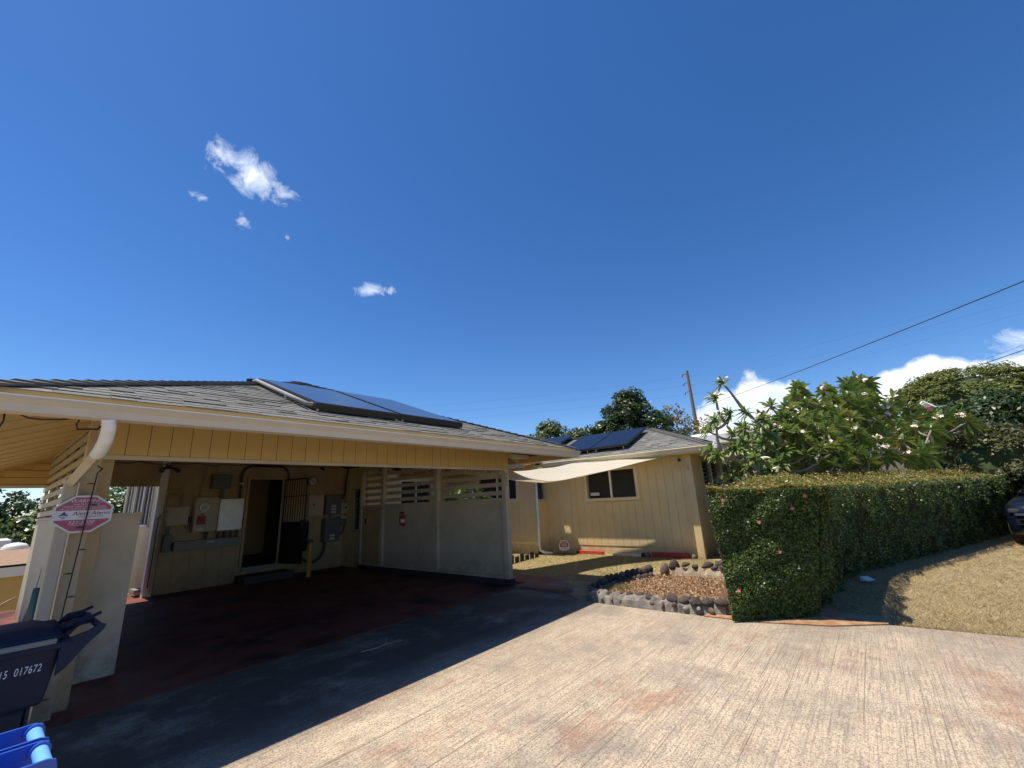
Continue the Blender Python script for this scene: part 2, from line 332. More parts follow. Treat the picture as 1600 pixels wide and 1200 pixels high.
# ------------------------------------------------------------------ builders
ORG = {}
def wloc(o): return ORG.get(o.name, Vector((0, 0, 0)))
def tag(o, label=None, cat=None, group=None, kind=None):
    if label: o['label'] = label
    if cat: o['category'] = cat
    if group: o['group'] = group
    if kind: o['kind'] = kind
    return o
def thing(name, loc, label, cat, group=None):
    o = bpy.data.objects.new(name, None); o.empty_display_size = .2; COL.objects.link(o); o.location = loc
    ORG[o.name] = Vector(loc); return tag(o, label, cat, group)
class MB:
    def __init__(s): s.v = []; s.f = []; s.mi = []
    def add(s, vs, fs, mi=0):
        b = len(s.v); s.v += [tuple(x) for x in vs]; s.f += [tuple(b + i for i in f) for f in fs]; s.mi += [mi] * len(fs); return s
    def box(s, x0, x1, y0, y1, z0, z1, mi=0):
        vs = [(x0, y0, z0), (x1, y0, z0), (x1, y1, z0), (x0, y1, z0), (x0, y0, z1), (x1, y0, z1), (x1, y1, z1), (x0, y1, z1)]
        return s.add(vs, [(0, 3, 2, 1), (4, 5, 6, 7), (0, 1, 5, 4), (1, 2, 6, 5), (2, 3, 7, 6), (3, 0, 4, 7)], mi)
    def obox(s, c, ax, ay, az, mi=0):
        """oriented box: centre and three half-axis vectors"""
        c, ax, ay, az = map(Vector, (c, ax, ay, az)); vs = []
        for k in (-1, 1):
            for (i, j) in ((-1, -1), (1, -1), (1, 1), (-1, 1)): vs.append(c + ax * i + ay * j + az * k)
        return s.add(vs, [(0, 3, 2, 1), (4, 5, 6, 7), (0, 1, 5, 4), (1, 2, 6, 5), (2, 3, 7, 6), (3, 0, 4, 7)], mi)
    def tube(s, pts, r, n=8, mi=0, cap=True):
        pts = [Vector(p) for p in pts]; rs = r if isinstance(r, (list, tuple)) else [r] * len(pts)
        b = len(s.v); prev = None
        for i, p in enumerate(pts):
            d = (pts[min(i + 1, len(pts) - 1)] - pts[max(i - 1, 0)])
            d = d.normalized() if d.length > 1e-9 else Vector((0, 0, 1))
            if prev is None:
                a = d.cross(Vector((0, 0, 1)));
                if a.length < .05: a = d.cross(Vector((1, 0, 0)))
                a.normalize()
            else:
                a = prev - d * prev.dot(d); a.normalize()
            prev = a; c = d.cross(a)
            for k in range(n):
                th = 2 * math.pi * k / n; s.v.append(tuple(p + (a * math.cos(th) + c * math.sin(th)) * rs[i]))
        for i in range(len(pts) - 1):
            for k in range(n):
                s.f.append((b + i * n + k, b + i * n + (k + 1) % n, b + (i + 1) * n + (k + 1) % n, b + (i + 1) * n + k)); s.mi.append(mi)
        if cap:
            s.f.append(tuple(b + k for k in range(n))[::-1]); s.mi.append(mi)
            e = b + (len(pts) - 1) * n; s.f.append(tuple(e + k for k in range(n))); s.mi.append(mi)
        return s
    def prism(s, poly, a, b, mi=0):
        """extrude polygon (list of 3-vectors) from offset a to offset b (vectors)"""
        n = len(poly); A = [Vector(p) + Vector(a) for p in poly]; B = [Vector(p) + Vector(b) for p in poly]
        fs = [tuple(range(n))[::-1], tuple(range(n, 2 * n))] + [(i, (i + 1) % n, n + (i + 1) % n, n + i) for i in range(n)]
        return s.add(A + B, fs, mi)
    def build(s, name, mats, parent=None, smooth=False, bevel=0, label=None):
        o0 = wloc(parent) if parent else Vector((0, 0, 0))
        me = bpy.data.meshes.new(name)
        me.from_pydata([(x - o0.x, y - o0.y, z - o0.z) for x, y, z in s.v], [], s.f)
        ms = mats if isinstance(mats, (list, tuple)) else [mats]
        for mm in ms: me.materials.append(M[mm] if isinstance(mm, str) else mm)
        if len(ms) > 1: me.polygons.foreach_set('material_index', s.mi)
        if smooth: me.polygons.foreach_set('use_smooth', [True] * len(me.polygons))
        bm_fix(me)
        o = bpy.data.objects.new(name, me); COL.objects.link(o)
        if parent: o.parent = parent; ORG[o.name] = o0
        else: ORG[o.name] = Vector((0, 0, 0))
        if bevel:
            bv = o.modifiers.new('bevel', 'BEVEL'); bv.width = bevel; bv.segments = 2; bv.limit_method = 'ANGLE'; bv.angle_limit = R_(40)
        if label: o['label'] = label
        return o
def bm_fix(me):
    import bmesh
    bm = bmesh.new(); bm.from_mesh(me); bmesh.ops.recalc_face_normals(bm, faces=bm.faces); bm.to_mesh(me); bm.free(); me.update()
CUBES = {}
def cube_mesh(mk):
    if mk not in CUBES:
        b = MB().box(-.5, .5, -.5, .5, -.5, .5)
        me = bpy.data.meshes.new('unit_piece'); me.from_pydata(b.v, [], b.f); me.materials.append(M[mk]); CUBES[mk] = me
    return CUBES[mk]
def piece(name, mk, parent, c, d, rot=None):
    """a box piece sharing mesh data: centre c (world), size d"""
    o = bpy.data.objects.new(name, cube_mesh(mk)); COL.objects.link(o); o.parent = parent
    l = Vector(c) - wloc(parent)
    mt = Matrix.Translation(l)
    if rot is not None: mt = mt @ rot.to_4x4()
    o.matrix_basis = mt @ Matrix.Diagonal((d[0], d[1], d[2], 1))
    return o
def fast_mesh(name, V, F, mats, parent=None, rnd=None, mi=None, smooth=False, kind=None):
    """numpy quads -> mesh object"""
    o0 = wloc(parent) if parent else Vector((0, 0, 0))
    V = np.asarray(V, dtype=np.float32) - np.array(o0, dtype=np.float32); F = np.asarray(F, dtype=np.int32)
    k = F.shape[1]
    me = bpy.data.meshes.new(name)
    me.vertices.add(len(V)); me.vertices.foreach_set('co', V.ravel())
    me.loops.add(F.size); me.loops.foreach_set('vertex_index', F.ravel())
    me.polygons.add(len(F)); me.polygons.foreach_set('loop_start', np.arange(0, F.size, k, dtype=np.int32))
    for mm in (mats if isinstance(mats, (list, tuple)) else [mats]): me.materials.append(M[mm])
    if mi is not None: me.polygons.foreach_set('material_index', np.asarray(mi, dtype=np.int32))
    if smooth: me.polygons.foreach_set('use_smooth', np.ones(len(F), dtype=bool))
    me.update(calc_edges=True); me.validate()
    if rnd is not None:
        a = me.attributes.new('rnd', 'FLOAT', 'FACE'); a.data.foreach_set('value', np.asarray(rnd, dtype=np.float32))
    o = bpy.data.objects.new(name, me); COL.objects.link(o)
    if parent: o.parent = parent
    ORG[o.name] = o0
    if kind: o['kind'] = kind
    return o
def unit(a): return a / np.maximum(np.linalg.norm(a, axis=-1, keepdims=True), 1e-9)
def leaves(C, L, Wd, outdir=None, upb=.35, jit=.9):
    """leaf diamonds at centres C; returns V,F"""
    n = len(C); C = np.asarray(C)
    nrm = rng.normal(size=(n, 3)) * jit + np.array([0, 0, upb])
    if outdir is not None: nrm = nrm + outdir
    nrm = unit(nrm); a = unit(np.cross(nrm, rng.normal(size=(n, 3)))); s_ = np.cross(nrm, a)
    L = (np.ones(n) * L * rng.uniform(.7, 1.3, n))[:, None]; Wd = (np.ones(n) * Wd * rng.uniform(.75, 1.25, n))[:, None]
    V = np.stack([C - a * L / 2, C + s_ * Wd / 2 - nrm * Wd * .12, C + a * L / 2, C - s_ * Wd / 2 - nrm * Wd * .12], 1).reshape(-1, 3)
    F = np.arange(4 * n).reshape(n, 4)
    return V, F
def text(name, body, size, loc, xdir, ydir, mk, parent, ext=.0008, align='CENTER', shear=0.0, spacing=1.0, sx=1.0):
    cu = bpy.data.curves.new(name, 'FONT'); cu.body = body; cu.size = size; cu.align_x = align; cu.align_y = 'CENTER'; cu.extrude = ext; cu.shear = shear; cu.space_character = spacing
    cu.materials.append(M[mk]); o = bpy.data.objects.new(name, cu); COL.objects.link(o); o.parent = parent
    x = Vector(xdir).normalized(); y = Vector(ydir).normalized(); z = x.cross(y)
    me = bpy.data.meshes.new_from_object(o); bpy.data.objects.remove(o); me.materials.clear(); me.materials.append(M[mk])
    o = bpy.data.objects.new(name, me); COL.objects.link(o); o.parent = parent
    o.matrix_basis = Matrix.Translation(Vector(loc) - wloc(parent)) @ Matrix((x, y, z)).transposed().to_4x4() @ Matrix.Diagonal((sx, 1, 1, 1))
    return o
def arc(c, r, a0, a1, ax, ay, n=8):
    c, ax, ay = Vector(c), Vector(ax), Vector(ay)
    return [c + ax * (r * math.cos(a0 + (a1 - a0) * i / n)) + ay * (r * math.sin(a0 + (a1 - a0) * i / n)) for i in range(n + 1)]

# ------------------------------------------------------------------ ground
def sm(t): t = np.clip(t, 0, 1); return t * t * (3 - 2 * t)
def terrain(x, y):
    x = np.asarray(x, float); y = np.asarray(y, float)
    z = -.014 + np.zeros_like(x + y)
    z = z + .135 * sm((x - 6.9) / 3.2) * sm((y - 1.6) / 1.2)
    z = z + .062 * np.clip(x - 17, 0, 60) * sm((x - 17) / 8)
    drop = np.maximum(sm((-1.2 - x) / 3.5) * sm((y - 1.0) / 4), sm((y - 9.6) / 3.2) * sm((2.3 - x) / 1.3))
    z = z - 2.3 * drop * (1 - sm((x - 3) / 6))
    return z
xs = np.concatenate([-np.geomspace(260, 8, 22), np.arange(-7.5, 20, .3), np.geomspace(20.3, 320, 30)])
ys = np.concatenate([-np.geomspace(260, 6, 20), np.arange(-5.7, 19, .3), np.geomspace(19.3, 320, 28)])
X, Y = np.meshgrid(xs, ys); Z = terrain(X, Y)
V = np.stack([X, Y, Z], -1).reshape(-1, 3); nx, ny = len(xs), len(ys)
ii, jj = np.meshgrid(np.arange(nx - 1), np.arange(ny - 1)); q = (jj * nx + ii).ravel()
F = np.stack([q, q + 1, q + nx + 1, q + nx], 1)
o = fast_mesh('lawn', V, F, 'lawn', smooth=True); tag(o, 'dry tan lawn and ground round the house', kind='structure')

def sheet(name, poly, z0, z1, mk, label):
    b = MB().prism([(x, y, 0) for x, y in poly], (0, 0, z0), (0, 0, z1)); o = b.build(name, mk); return tag(o, label, kind='structure')
drive = [(-4.5, -14), (7.6, -14), (7.35, -6), (7.1, -2.5), (6.93, -.85), (6.86, .18), (6.50, .70), (6.28, 1.45), (6.26, 2.3), (6.30, 3.9), (6.62, 4.30), (6.60, 5.51), (.35, 5.51), (-1.6, 5.51), (-2.6, 3), (-3.6, -2)]
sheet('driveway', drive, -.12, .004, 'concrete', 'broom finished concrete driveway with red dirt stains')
sheet('carport_slab', [(.42, 5.522), (6.95, 5.522), (6.95, 12.2), (.42, 13.3)], -.10, .014, 'slab', 'dark red painted carport floor with black oil stains')
# grooves pressed into the driveway, running away along its length
gb = MB()
for k in range(95):
    y = -3.2 + k * .09 + random.uniform(-.05, .05); x0 = random.uniform(.3, 5.0); x1 = min(6.25, x0 + random.uniform(.6, 2.6))
    if y > 3.6: x1 = min(x1, 6)
    pts = [(x0 + (x1 - x0) * i / 7, y + random.uniform(-.003, .003), 0) for i in range(8)]
    w = random.uniform(.0007, .0018)
    vs = []
    for i, p in enumerate(pts):
        ww = w * (1 if 0 < i < 7 else .1) * random.uniform(.6, 1.3)
        vs += [(p[0], p[1] - ww, .0055), (p[0], p[1] + ww, .0055)]
    gb.add(vs, [(2 * i, 2 * i + 2, 2 * i + 3, 2 * i + 1) for i in range(7)])
o = gb.build('driveway_groove', 'groove'); tag(o, 'fine dark score lines in the concrete driveway', kind='stuff')
path = [(6.64, 4.47), (6.86, 4.40), (7.15, 4.62), (7.45, 5.02), (7.62, 5.5), (7.60, 6.0), (7.45, 6.5), (7.3, 8.5), (7.25, 10.9), (6.97, 10.9), (6.97, 5.53), (6.62, 5.53)]
sheet('entry_path', path, -.1, .045, 'pathred', 'curved red brown concrete path beside the carport')
sheet('soil_strip', [(6.28, 2.05), (6.30, 1.45), (6.52, .71), (6.88, .19), (7.0, .2), (7.15, .6), (9, 1.5), (8.9, 2.0)], -.08, .012, 'soil', 'bare orange soil under the hedge')

# ------------------------------------------------------------------ shingles
def shingle_mesh(mk):
    k = 'sg' + mk
    if k not in CUBES:
        vs, fs = (CAPV, CAPF) if mk == 'cap' else (TABV, TABF)
        me = bpy.data.meshes.new('shingle'); me.from_pydata(vs, [], fs); me.materials.append(M[mk]); CUBES[k] = me
    return CUBES[k]
def inpoly(p, poly):
    x, y = p; c = False; n = len(poly)
    for i in range(n):
        (x1, y1), (x2, y2) = poly[i], poly[(i + 1) % n]
        if (y1 > y) != (y2 > y) and x < (x2 - x1) * (y - y1) / (y2 - y1) + x1: c = not c
    return c
EXP = .135
def plane_tabs(org, u, v, poly):
    """tabs on a roof plane: org + u*a + v*b ; poly in (a,b)"""
    u, v = Vector(u).normalized(), Vector(v).normalized(); n = u.cross(v)
    if n.z < 0: n = -n
    out = []; amin = min(p[0] for p in poly); amax = max(p[0] for p in poly); bmax = max(p[1] for p in poly); bmin = min(p[1] for p in poly)
    row = 0; b = bmin
    while b < bmax:
        a = amin - random.uniform(0, .3)
        while a < amax:
            w = random.choice((.16, .2, .24, .28, .33)) * random.uniform(.9, 1.1)
            c = (a + w / 2, b + EXP * .5)
            if inpoly(c, poly):
                lo = a; hi = a + w
                # trim to the polygon so that no tab pokes out past a hip
                while not inpoly((lo, c[1]), poly) and lo < c[0]: lo += .02
                while not inpoly((hi, c[1]), poly) and hi > c[0]: hi -= .02
                th = random.choice((.008, .010, .016)) * random.uniform(.9, 1.1)
                P = Vector(org) + u * ((lo + hi) / 2) + v * (b + EXP * .62) + n * .004
                out.append((P, u, v, n, hi - lo - .004, EXP * 1.24, th, random.choice(('sh0', 'sh0', 'sh1', 'sh2', 'sh1'))))
            a += w
        b += EXP; row += 1
    return out
def caps(p0, p1, n_up, w=.30, step=.15):
    p0, p1 = Vector(p0), Vector(p1); d = (p1 - p0); L = d.length; d.normalize(); s_ = d.cross(Vector((0, 0, 1))).normalized(); nn = s_.cross(d)
    out = []; k = 0
    while k * step < L:
        out.append((p0 + d * (k * step + step * .62) + nn * .016, s_, d, nn, w, step * 1.35, .022, 'cap')); k += 1
    return out
CAPV = [(-.5, -.5, -1.3), (0, -.5, .1), (.5, -.5, -1.3), (.5, .5, -1.6), (0, .5, -.3), (-.5, .5, -1.6), (-.5, -.5, -.2), (0, -.5, 1.1), (.5, -.5, -.2), (.5, .5, -1.2), (0, .5, .2), (-.5, .5, -1.2)]
CAPF = [(0, 5, 4, 1), (1, 4, 3, 2), (6, 7, 10, 11), (7, 8, 9, 10), (0, 1, 7, 6), (1, 2, 8, 7), (2, 3, 9, 8), (3, 4, 10, 9), (4, 5, 11, 10), (5, 0, 6, 11)]
TABV = [(-.5, -.5, 0), (.5, -.5, 0), (.5, .5, 0), (-.5, .5, 0), (-.5, -.5, 1), (.5, -.5, 1), (.5, .5, .12), (-.5, .5, .12)]
TABF = [(0, 3, 2, 1), (4, 5, 6, 7), (0, 1, 5, 4), (1, 2, 6, 5), (2, 3, 7, 6), (3, 0, 4, 7)]
def lay_shingles(tabs, deck, limit=300):
    tabs.sort(key=lambda t: -(t[4] * t[5] * abs((EYE - t[0]).normalized().dot(t[3])) / (EYE - t[0]).length_squared if (t[0] - EYE).normalized().dot(fw) > .3 else 0))
    for t in tabs[:limit]:
        o = bpy.data.objects.new('shingle', shingle_mesh(t[7])); COL.objects.link(o); o.parent = deck
        rot = Matrix((t[1], t[2], t[3])).transposed().to_4x4()
        o.matrix_basis = Matrix.Translation(t[0] - wloc(deck)) @ rot @ Matrix.Diagonal((t[4], t[5], t[6], 1))
    bms = MB(); idx = {'sh0': 0, 'sh1': 1, 'sh2': 2, 'cap': 3}
    for t in tabs[limit:]:
        P, u, v, n, w, l, th, mk = t
        tv, tf = (CAPV, CAPF) if mk == 'cap' else (TABV, TABF)
        bms.add([P + u * (x * w) + v * (y * l) + n * (z * th) for x, y, z in tv], tf, idx[mk])
    o = bms.build('shingles', ['sh0', 'sh1', 'sh2', 'cap'], deck); o['kind'] = 'stuff'

SL = .39                              # roof pitch
EZ = 2.518                             # eave height
CX0, CX1, CY0 = -.18, 7.47, 4.5         # carport eaves
PKX = (CX0 + CX1) / 2; PKY = CY0 + (CX1 - CX0) / 2; PKZ = EZ + SL * (CX1 - CX0) / 2

# ------------------------------------------------------------------ carport
cp = thing('carport', (3.6, 9, 0), 'yellow open fronted carport under a grey shingle hip roof', 'carport')
deck = MB()
FL, FR, PK, RB = (CX0, CY0, EZ), (CX1, CY0, EZ), (PKX, PKY, PKZ), (PKX, 17, PKZ)
BL, BR = (CX0, 12.1, EZ), (CX1, 17, EZ)
zl = EZ + SL * (1.6 - CX0)
T_ = .05
def slab_poly(b, poly, t=.05):
    up_ = [Vector(p) for p in poly]; dn = [Vector(p) - Vector((0, 0, t)) for p in poly]; n = len(poly)
    b.add(up_ + dn, [tuple(range(n)), tuple(range(n, 2 * n))[::-1]] + [(i, n + i, n + (i + 1) % n, (i + 1) % n) for i in range(n)])
slab_poly(deck, [FL, FR, PK]); slab_poly(deck, [FR, BR, RB, PK]); slab_poly(deck, [FL, PK, RB, (1.6, 17, zl), (1.6, 12.1, zl), BL])
roof = deck.build('roof', 'felt', cp)
cs = math.sqrt(1 + SL * SL)
H = (CX1 - CX0) / 2
tabs = plane_tabs(FL, (1, 0, 0), (0, 1, SL), [(0, -.03), (CX1 - CX0, -.03), (H, H * cs)])
tabs += plane_tabs(FR, (0, 1, 0), (-1, 0, SL), [(0, -.03), (9, -.03), (9, H * cs), (H, H * cs)])
tabs += plane_tabs(FL, (0, 1, 0), (1, 0, SL), [(0, -.03), (7.6, -.03), (7.6, H * cs), (H, H * cs)])
tabs += caps(FL, PK, None) + caps(FR, PK, None) + caps(PK, RB, None)
lay_shingles(tabs, roof)

# soffit boards under the left overhang, running up the slope
sofm = MB().box(0, .01, 0, .01, 0, .01)
sof = MB(); slab_poly(sof, [(CX0, CY0, EZ - .058), (.85, CY0 + 1.03, EZ + SL * 1.03 - .058), (.85, 12.08, EZ + SL * 1.03 - .058), (CX0, 12.08, EZ - .058)], .01)
soffit = sof.build('soffit', 'darkwood', cp)
ang = math.atan(SL); rotS = Matrix.Rotation(-ang, 3, 'Y')
y = 4.75; k_ = 0
while y < 11.6:
    x0 = CX0 + .03 + 0.0; x1 = min(.84, CX0 + (y - CY0) - .02)
    if x1 - x0 > .1:
        xc = (x0 + x1) / 2; piece('board', 'yellow', soffit, (xc, y + .305, EZ + SL * (xc - CX0) - .082), ((x1 - x0) / math.cos(ang), .596, .016), rotS); piece('batten', 'posttan', soffit, (xc, y + .612, EZ + SL * (xc - CX0) - .088), ((x1 - x0) / math.cos(ang), .022, .022), rotS); k_ += 1
    y += .622
# triangular closure at the back of the overhang
tri = MB().prism([(CX0, 12.06, 2.27), (.86, 12.06, 2.27), (.86, 12.06, EZ + SL * 1.04 - .03), (CX0, 12.06, EZ - .03)], (0, 0, 0), (0, .05, 0))
g2 = tri.build('gable_end', 'yellow', cp)
for k in range(4):
    zb = 2.30 + k * .13; xs0 = CX0 + max(0, (zb + .12 - (EZ - .1)) / SL) + .04
    if xs0 < .8: piece('board', 'yellow', g2, ((xs0 + .84) / 2, 12.045, zb + .06), (.84 - xs0, .022, .120))
piece('trim', 'gutter', g2, (.34, 12.03, 2.26), (1.04, .05, .05))
# header across the front, vertical boards
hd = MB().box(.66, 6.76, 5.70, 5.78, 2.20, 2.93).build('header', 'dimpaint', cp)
nb = 34; bw = (6.76 - .66) / nb
for k in range(nb):
    piece('board', 'yellow', hd, (.66 + bw * (k + .5), 5.692 + random.uniform(-.001, .001), 2.445), (bw - .006, .018, .49))
MB().box(.64, 6.78, 5.672, 5.70, 2.165, 2.21).build('header_trim', 'beige', cp, bevel=.004)
# eave: drip board, gutter
MB().box(CX0, CX1, CY0 - .014, CY0 - .002, 2.356, 2.515).build('fascia', 'yellow', cp)
def gutter_profile(y, z, side=-1):
    return [(y, z), (y + side * .115, z), (y + side * .118, z - .018), (y + side * .085, z - .05), (y + side * .078, z - .105), (y + side * .0, z - .115)]
prof = gutter_profile(CY0 - .016, 2.451)
gt = MB().prism([(0, a, c) for a, c in prof], (CX0 - .02, 0, 0), (CX1 + .02, 0, 0)).build('gutter', 'gutter', cp)
MB().box(CX0 - .02, CX1 + .02, CY0 - .141, CY0 - .125, 2.449, 2.457).build('gutter_lip', 'white', cp)
MB().box(CX1 - .02, CX1 + .02, CY0 + .05, 10.3, 2.34, 2.51).build('fascia', 'yellow', cp)
MB().box(CX0 - .01, CX0 + .03, CY0 + .05, 12.05, 2.34, 2.51).build('fascia', 'yellow', cp)
# rafters under the right eave and inside
for yy in np.arange(5.9, 12, .61):
    xa = 6.8; piece('rafter', 'dimpaint', cp, ((xa + CX1) / 2 - .02, yy, EZ + SL * (CX1 - (xa + CX1) / 2) - .13), ((CX1 - xa) / math.cos(ang) - .1, .045, .09), Matrix.Rotation(ang, 3, 'Y'))
MB().box(6.78, 7.42, 5.62, 5.70, 2.42, 2.50).build('beam', 'beige', cp)
# downspout: white corrugated elbow then square pipe
el = [(.527, 4.44, 2.352), (.54, 4.46, 2.284), (.545, 4.53, 2.20), (.54, 4.62, 2.14), (.531, 4.70, 2.10)]
dsp = MB()
fine_el = []
for i in range(len(el) - 1):
    for k in range(8):
        fine_el.append(Vector(el[i]).lerp(Vector(el[i + 1]), k / 8))
fine_el.append(Vector(el[-1]))
dsp.tube(fine_el, [.043 + (.004 if i % 2 else -.003) for i in range(len(fine_el))], 14)
ds = dsp.build('downspout', 'white', cp, smooth=True)
MB().tube([(.531, 4.69, 2.105), (.50, 5.60, 1.93)], .046, 4).build('pipe', 'beige', ds)
MB().box(.455, .545, 5.56, 5.65, .0, 1.98).build('pipe', 'greypaint', ds, bevel=.012)
# front left post, made of boards
MB().box(.565, .685, 5.68, 5.79, 0, 2.75).build('post', 'posttan', cp, bevel=.004)
MB().box(.69, .80, 5.84, 5.93, 0, 2.7).build('post', 'dimpaint', cp, bevel=.004)
# left wall: solid below, slats above
lw = MB().box(.755, .82, 6.45, 12.45, -.02, 1.64).build('left_wall', 'greypaint', cp)
piece('cap_rail', 'greypaint', lw, (.79, 9.45, 1.66), (.11, 6.0, .035))
for k in range(8):
    z = 1.748 + k * .152
    piece('slat', 'greypaint', lw, (.762, 9.45, z), (.024, 6.0, .080))
for yy in (6.5, 7.5, 8.5, 9.5, 10.5, 11.5, 12.4):
    piece('post', 'beige', lw, (.80, yy, 2.25), (.045, .045, 1.2))
sp = MB().box(.875, 1.225, 6.62, 6.69, .005, 1.635).build('screen_panel', 'beige', cp, bevel=.004)
piece('cap_rail', 'beige', sp, (1.05, 6.655, 1.65), (.37, .09, .03))
# right wall
rw = MB().box(6.745, 6.80, 5.80, 10.96, .13, 1.60).build('right_wall', 'beige', cp)
MB().box(6.70, 6.83, 5.68, 11.0, .014, .125).build('curb', 'curb', rw)
piece('sill', 'beige', rw, (6.755, 8.36, .148), (.11, 5.2, .05))
piece('cap_rail', 'beige', rw, (6.765, 8.36, 1.615), (.12, 5.2, .04))
for yy, w in ((5.745, .10), (7.82, .10), (9.95, .10), (10.93, .09)):
    piece('post', 'beige', rw, (6.735, yy, 1.34), (.115, w, 2.42))
for k in range(6):
    for y0, y1 in ((5.80, 7.77), (7.87, 9.90), (10.0, 10.88)):
        piece('slat', 'beige', rw, (6.79, (y0 + y1) / 2, 1.735 + k * .170), (.024, y1 - y0, .085))
for k in range(int((9.9 - 5.8) / .1)):
    pass
piece('gate_panel', 'dimpaint', rw, (6.735, 10.44, .86), (.025, .86, 1.42))
piece('latch', 'blackmetal', rw, (6.715, 10.72, 1.22), (.02, .04, .14))
# back header over the walkway
MB().box(.83, 2.45, 12.06, 12.16, 2.25, 2.95).build('back_header', 'dimpaint', cp)
MB().box(.83, .94, 12.06, 12.15, 0, 2.25).build('post', 'dimpaint', cp)
# house number running down the front post
hn = MB().box(6.684, 6.728, 5.684, 5.694, 1.83, 2.12).build('number_plate', 'beige', cp)
for k, ch in enumerate('9899'):
    text('digit', ch, .075, (6.706, 5.6825, 2.085 - k * .068), (1, 0, 0), (0, 0, 1), 'wire', hn)

# ------------------------------------------------------------------ house
hs_ = thing('house', (8, 12, 0), 'cream vertical board house with wing behind the carport', 'house')
def board_wall(name, axis, at, a0, a1, z0, z1, face, mk='wallpaint', bw=.2, openings=(), base=None, thick=.1, backmk=None):
    """axis 'x': wall runs along x at y=at; axis 'y': along y at x=at. face: sign of the outward normal"""
    b = MB()
    cuts = sorted(set([a0, a1] + [v for o in openings for v in (o[0], o[1])]))
    for c0, c1 in zip(cuts, cuts[1:]):
        mid = (c0 + c1) / 2; op = [o for o in openings if o[0] < mid < o[1]]
        spans = [(z0, z1)] if not op else [(z0, op[0][2]), (op[0][3], z1)]
        for s0, s1 in spans:
            if s1 - s0 < .02: continue
            lo, hi = (at - face * thick, at) if face > 0 else (at, at - face * thick)
            if axis == 'x': b.box(c0, c1, lo, hi, s0, s1)
            else: b.box(lo, hi, c0, c1, s0, s1)
    w = b.build(name, backmk or mk, hs_)
    n = max(1, round((a1 - a0) / bw)); st = (a1 - a0) / n
    zb = z0 if base is None else base
    for k in range(n):
        p0, p1 = a0 + st * k + .003, a0 + st * (k + 1) - .003
        segs = [(p0, p1, zb, z1)]
        for o in openings:
            new = []
            for (q0, q1, s0, s1) in segs:
                if q1 <= o[0] or q0 >= o[1]: new.append((q0, q1, s0, s1)); continue
                if q0 < o[0]: new.append((q0, o[0], s0, s1))
                if q1 > o[1]: new.append((o[1], q1, s0, s1))
                m0, m1 = max(q0, o[0]), min(q1, o[1])
                if o[2] > s0: new.append((m0, m1, s0, o[2]))
                if o[3] < s1: new.append((m0, m1, o[3], s1))
            segs = new
        for (q0, q1, s0, s1) in segs:
            if q1 - q0 < .015 or s1 - s0 < .02: continue
            c = ((q0 + q1) / 2, at + face * .006, (s0 + s1) / 2) if axis == 'x' else (at + face * .006, (q0 + q1) / 2, (s0 + s1) / 2)
            d = (q1 - q0, .012, s1 - s0) if axis == 'x' else (.012, q1 - q0, s1 - s0)
            piece('board', mk, w, c, d)
    return w
def window(axis, at, a0, a1, z0, z1, face, halves=2, blades=10, fr=.07, mk='cream', mull='white', sticker=False, label=None):
    def bx(b, p0, p1, d0, d1, s0, s1):
        lo, hi = sorted((at + face * d0, at + face * d1))
        if axis == 'x': b.box(p0, p1, lo, hi, s0, s1)
        else: b.box(lo, hi, p0, p1, s0, s1)
    w = MB()
    bx(w, a0 - fr, a1 + fr, .0, .035, z1, z1 + fr); bx(w, a0 - fr - .02, a1 + fr + .02, .0, .055, z0 - fr, z0)
    bx(w, a0 - fr, a0, .0, .035, z0, z1); bx(w, a1, a1 + fr, .0, .035, z0, z1)
    fo = w.build('window', mk, hs_)
    if label: fo['label'] = label
    st = (a1 - a0) / halves
    for h in range(1, halves):
        b = MB(); bx(b, a0 + st * h - .022, a0 + st * h + .022, -.05, .02, z0, z1); b.build('mullion', mull, fo)
    b = MB(); bx(b, a0, a1, -.10, -.09, z0, z1); b.build('backing', 'dark', fo)
    for h in range(halves):
        b = MB(); p0, p1 = a0 + st * h + .022, a0 + st * (h + 1) - .022; dz = (z1 - z0) / blades
        for k in range(blades):
            zc = z0 + dz * (k + .5)
            A = Vector((0, at + face * -.055, zc)) if axis == 'x' else Vector((at + face * -.055, 0, zc))
            nrm = Vector((0, face, 0)) if axis == 'x' else Vector((face, 0, 0)); al = Vector((1, 0, 0)) if axis == 'x' else Vector((0, 1, 0))
            v = (Vector((0, 0, -1)) * .86 + nrm * .5).normalized(); n2 = al.cross(v)
            b.obox(A + al * ((p0 + p1) / 2), al * ((p1 - p0) / 2), v * dz * .58, n2 * .003)
        b.build('louvre', 'louvre', fo)
        for pp in (p0, p1):
            e = MB(); bx(e, pp - .012, pp + .012, -.07, .006, z0, z1); e.build('louvre_clip', 'alu', fo)
    if sticker:
        b = MB(); bx(b, a1 - .34, a1 - .08, -.005, .004, z0 + .07, z0 + .15); b.build('sticker', 'label', fo)
    return fo
WT = 2.62
# carport back wall with the kitchen door
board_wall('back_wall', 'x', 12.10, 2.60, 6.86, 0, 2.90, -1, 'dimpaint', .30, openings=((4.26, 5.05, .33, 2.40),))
fr_ = MB().box(4.20, 4.26, 12.04, 12.20, .33, 2.45).box(5.05, 5.11, 12.04, 12.20, .33, 2.45).box(4.26, 5.05, 12.04, 12.20, 2.40, 2.45).build('door_frame', 'dimpaint', hs_)
MB().box(4.26, 5.05, 12.02, 12.25, .25, .33).build('door_sill', 'trough', hs_)
MB().box(4.15, 5.25, 11.45, 12.085, .014, .17).build('door_step', 'step', hs_)
MB().box(2.455, 2.598, 12.04, 12.20, 0, 3.0).build('corner_trim', 'white', hs_, bevel=.004)
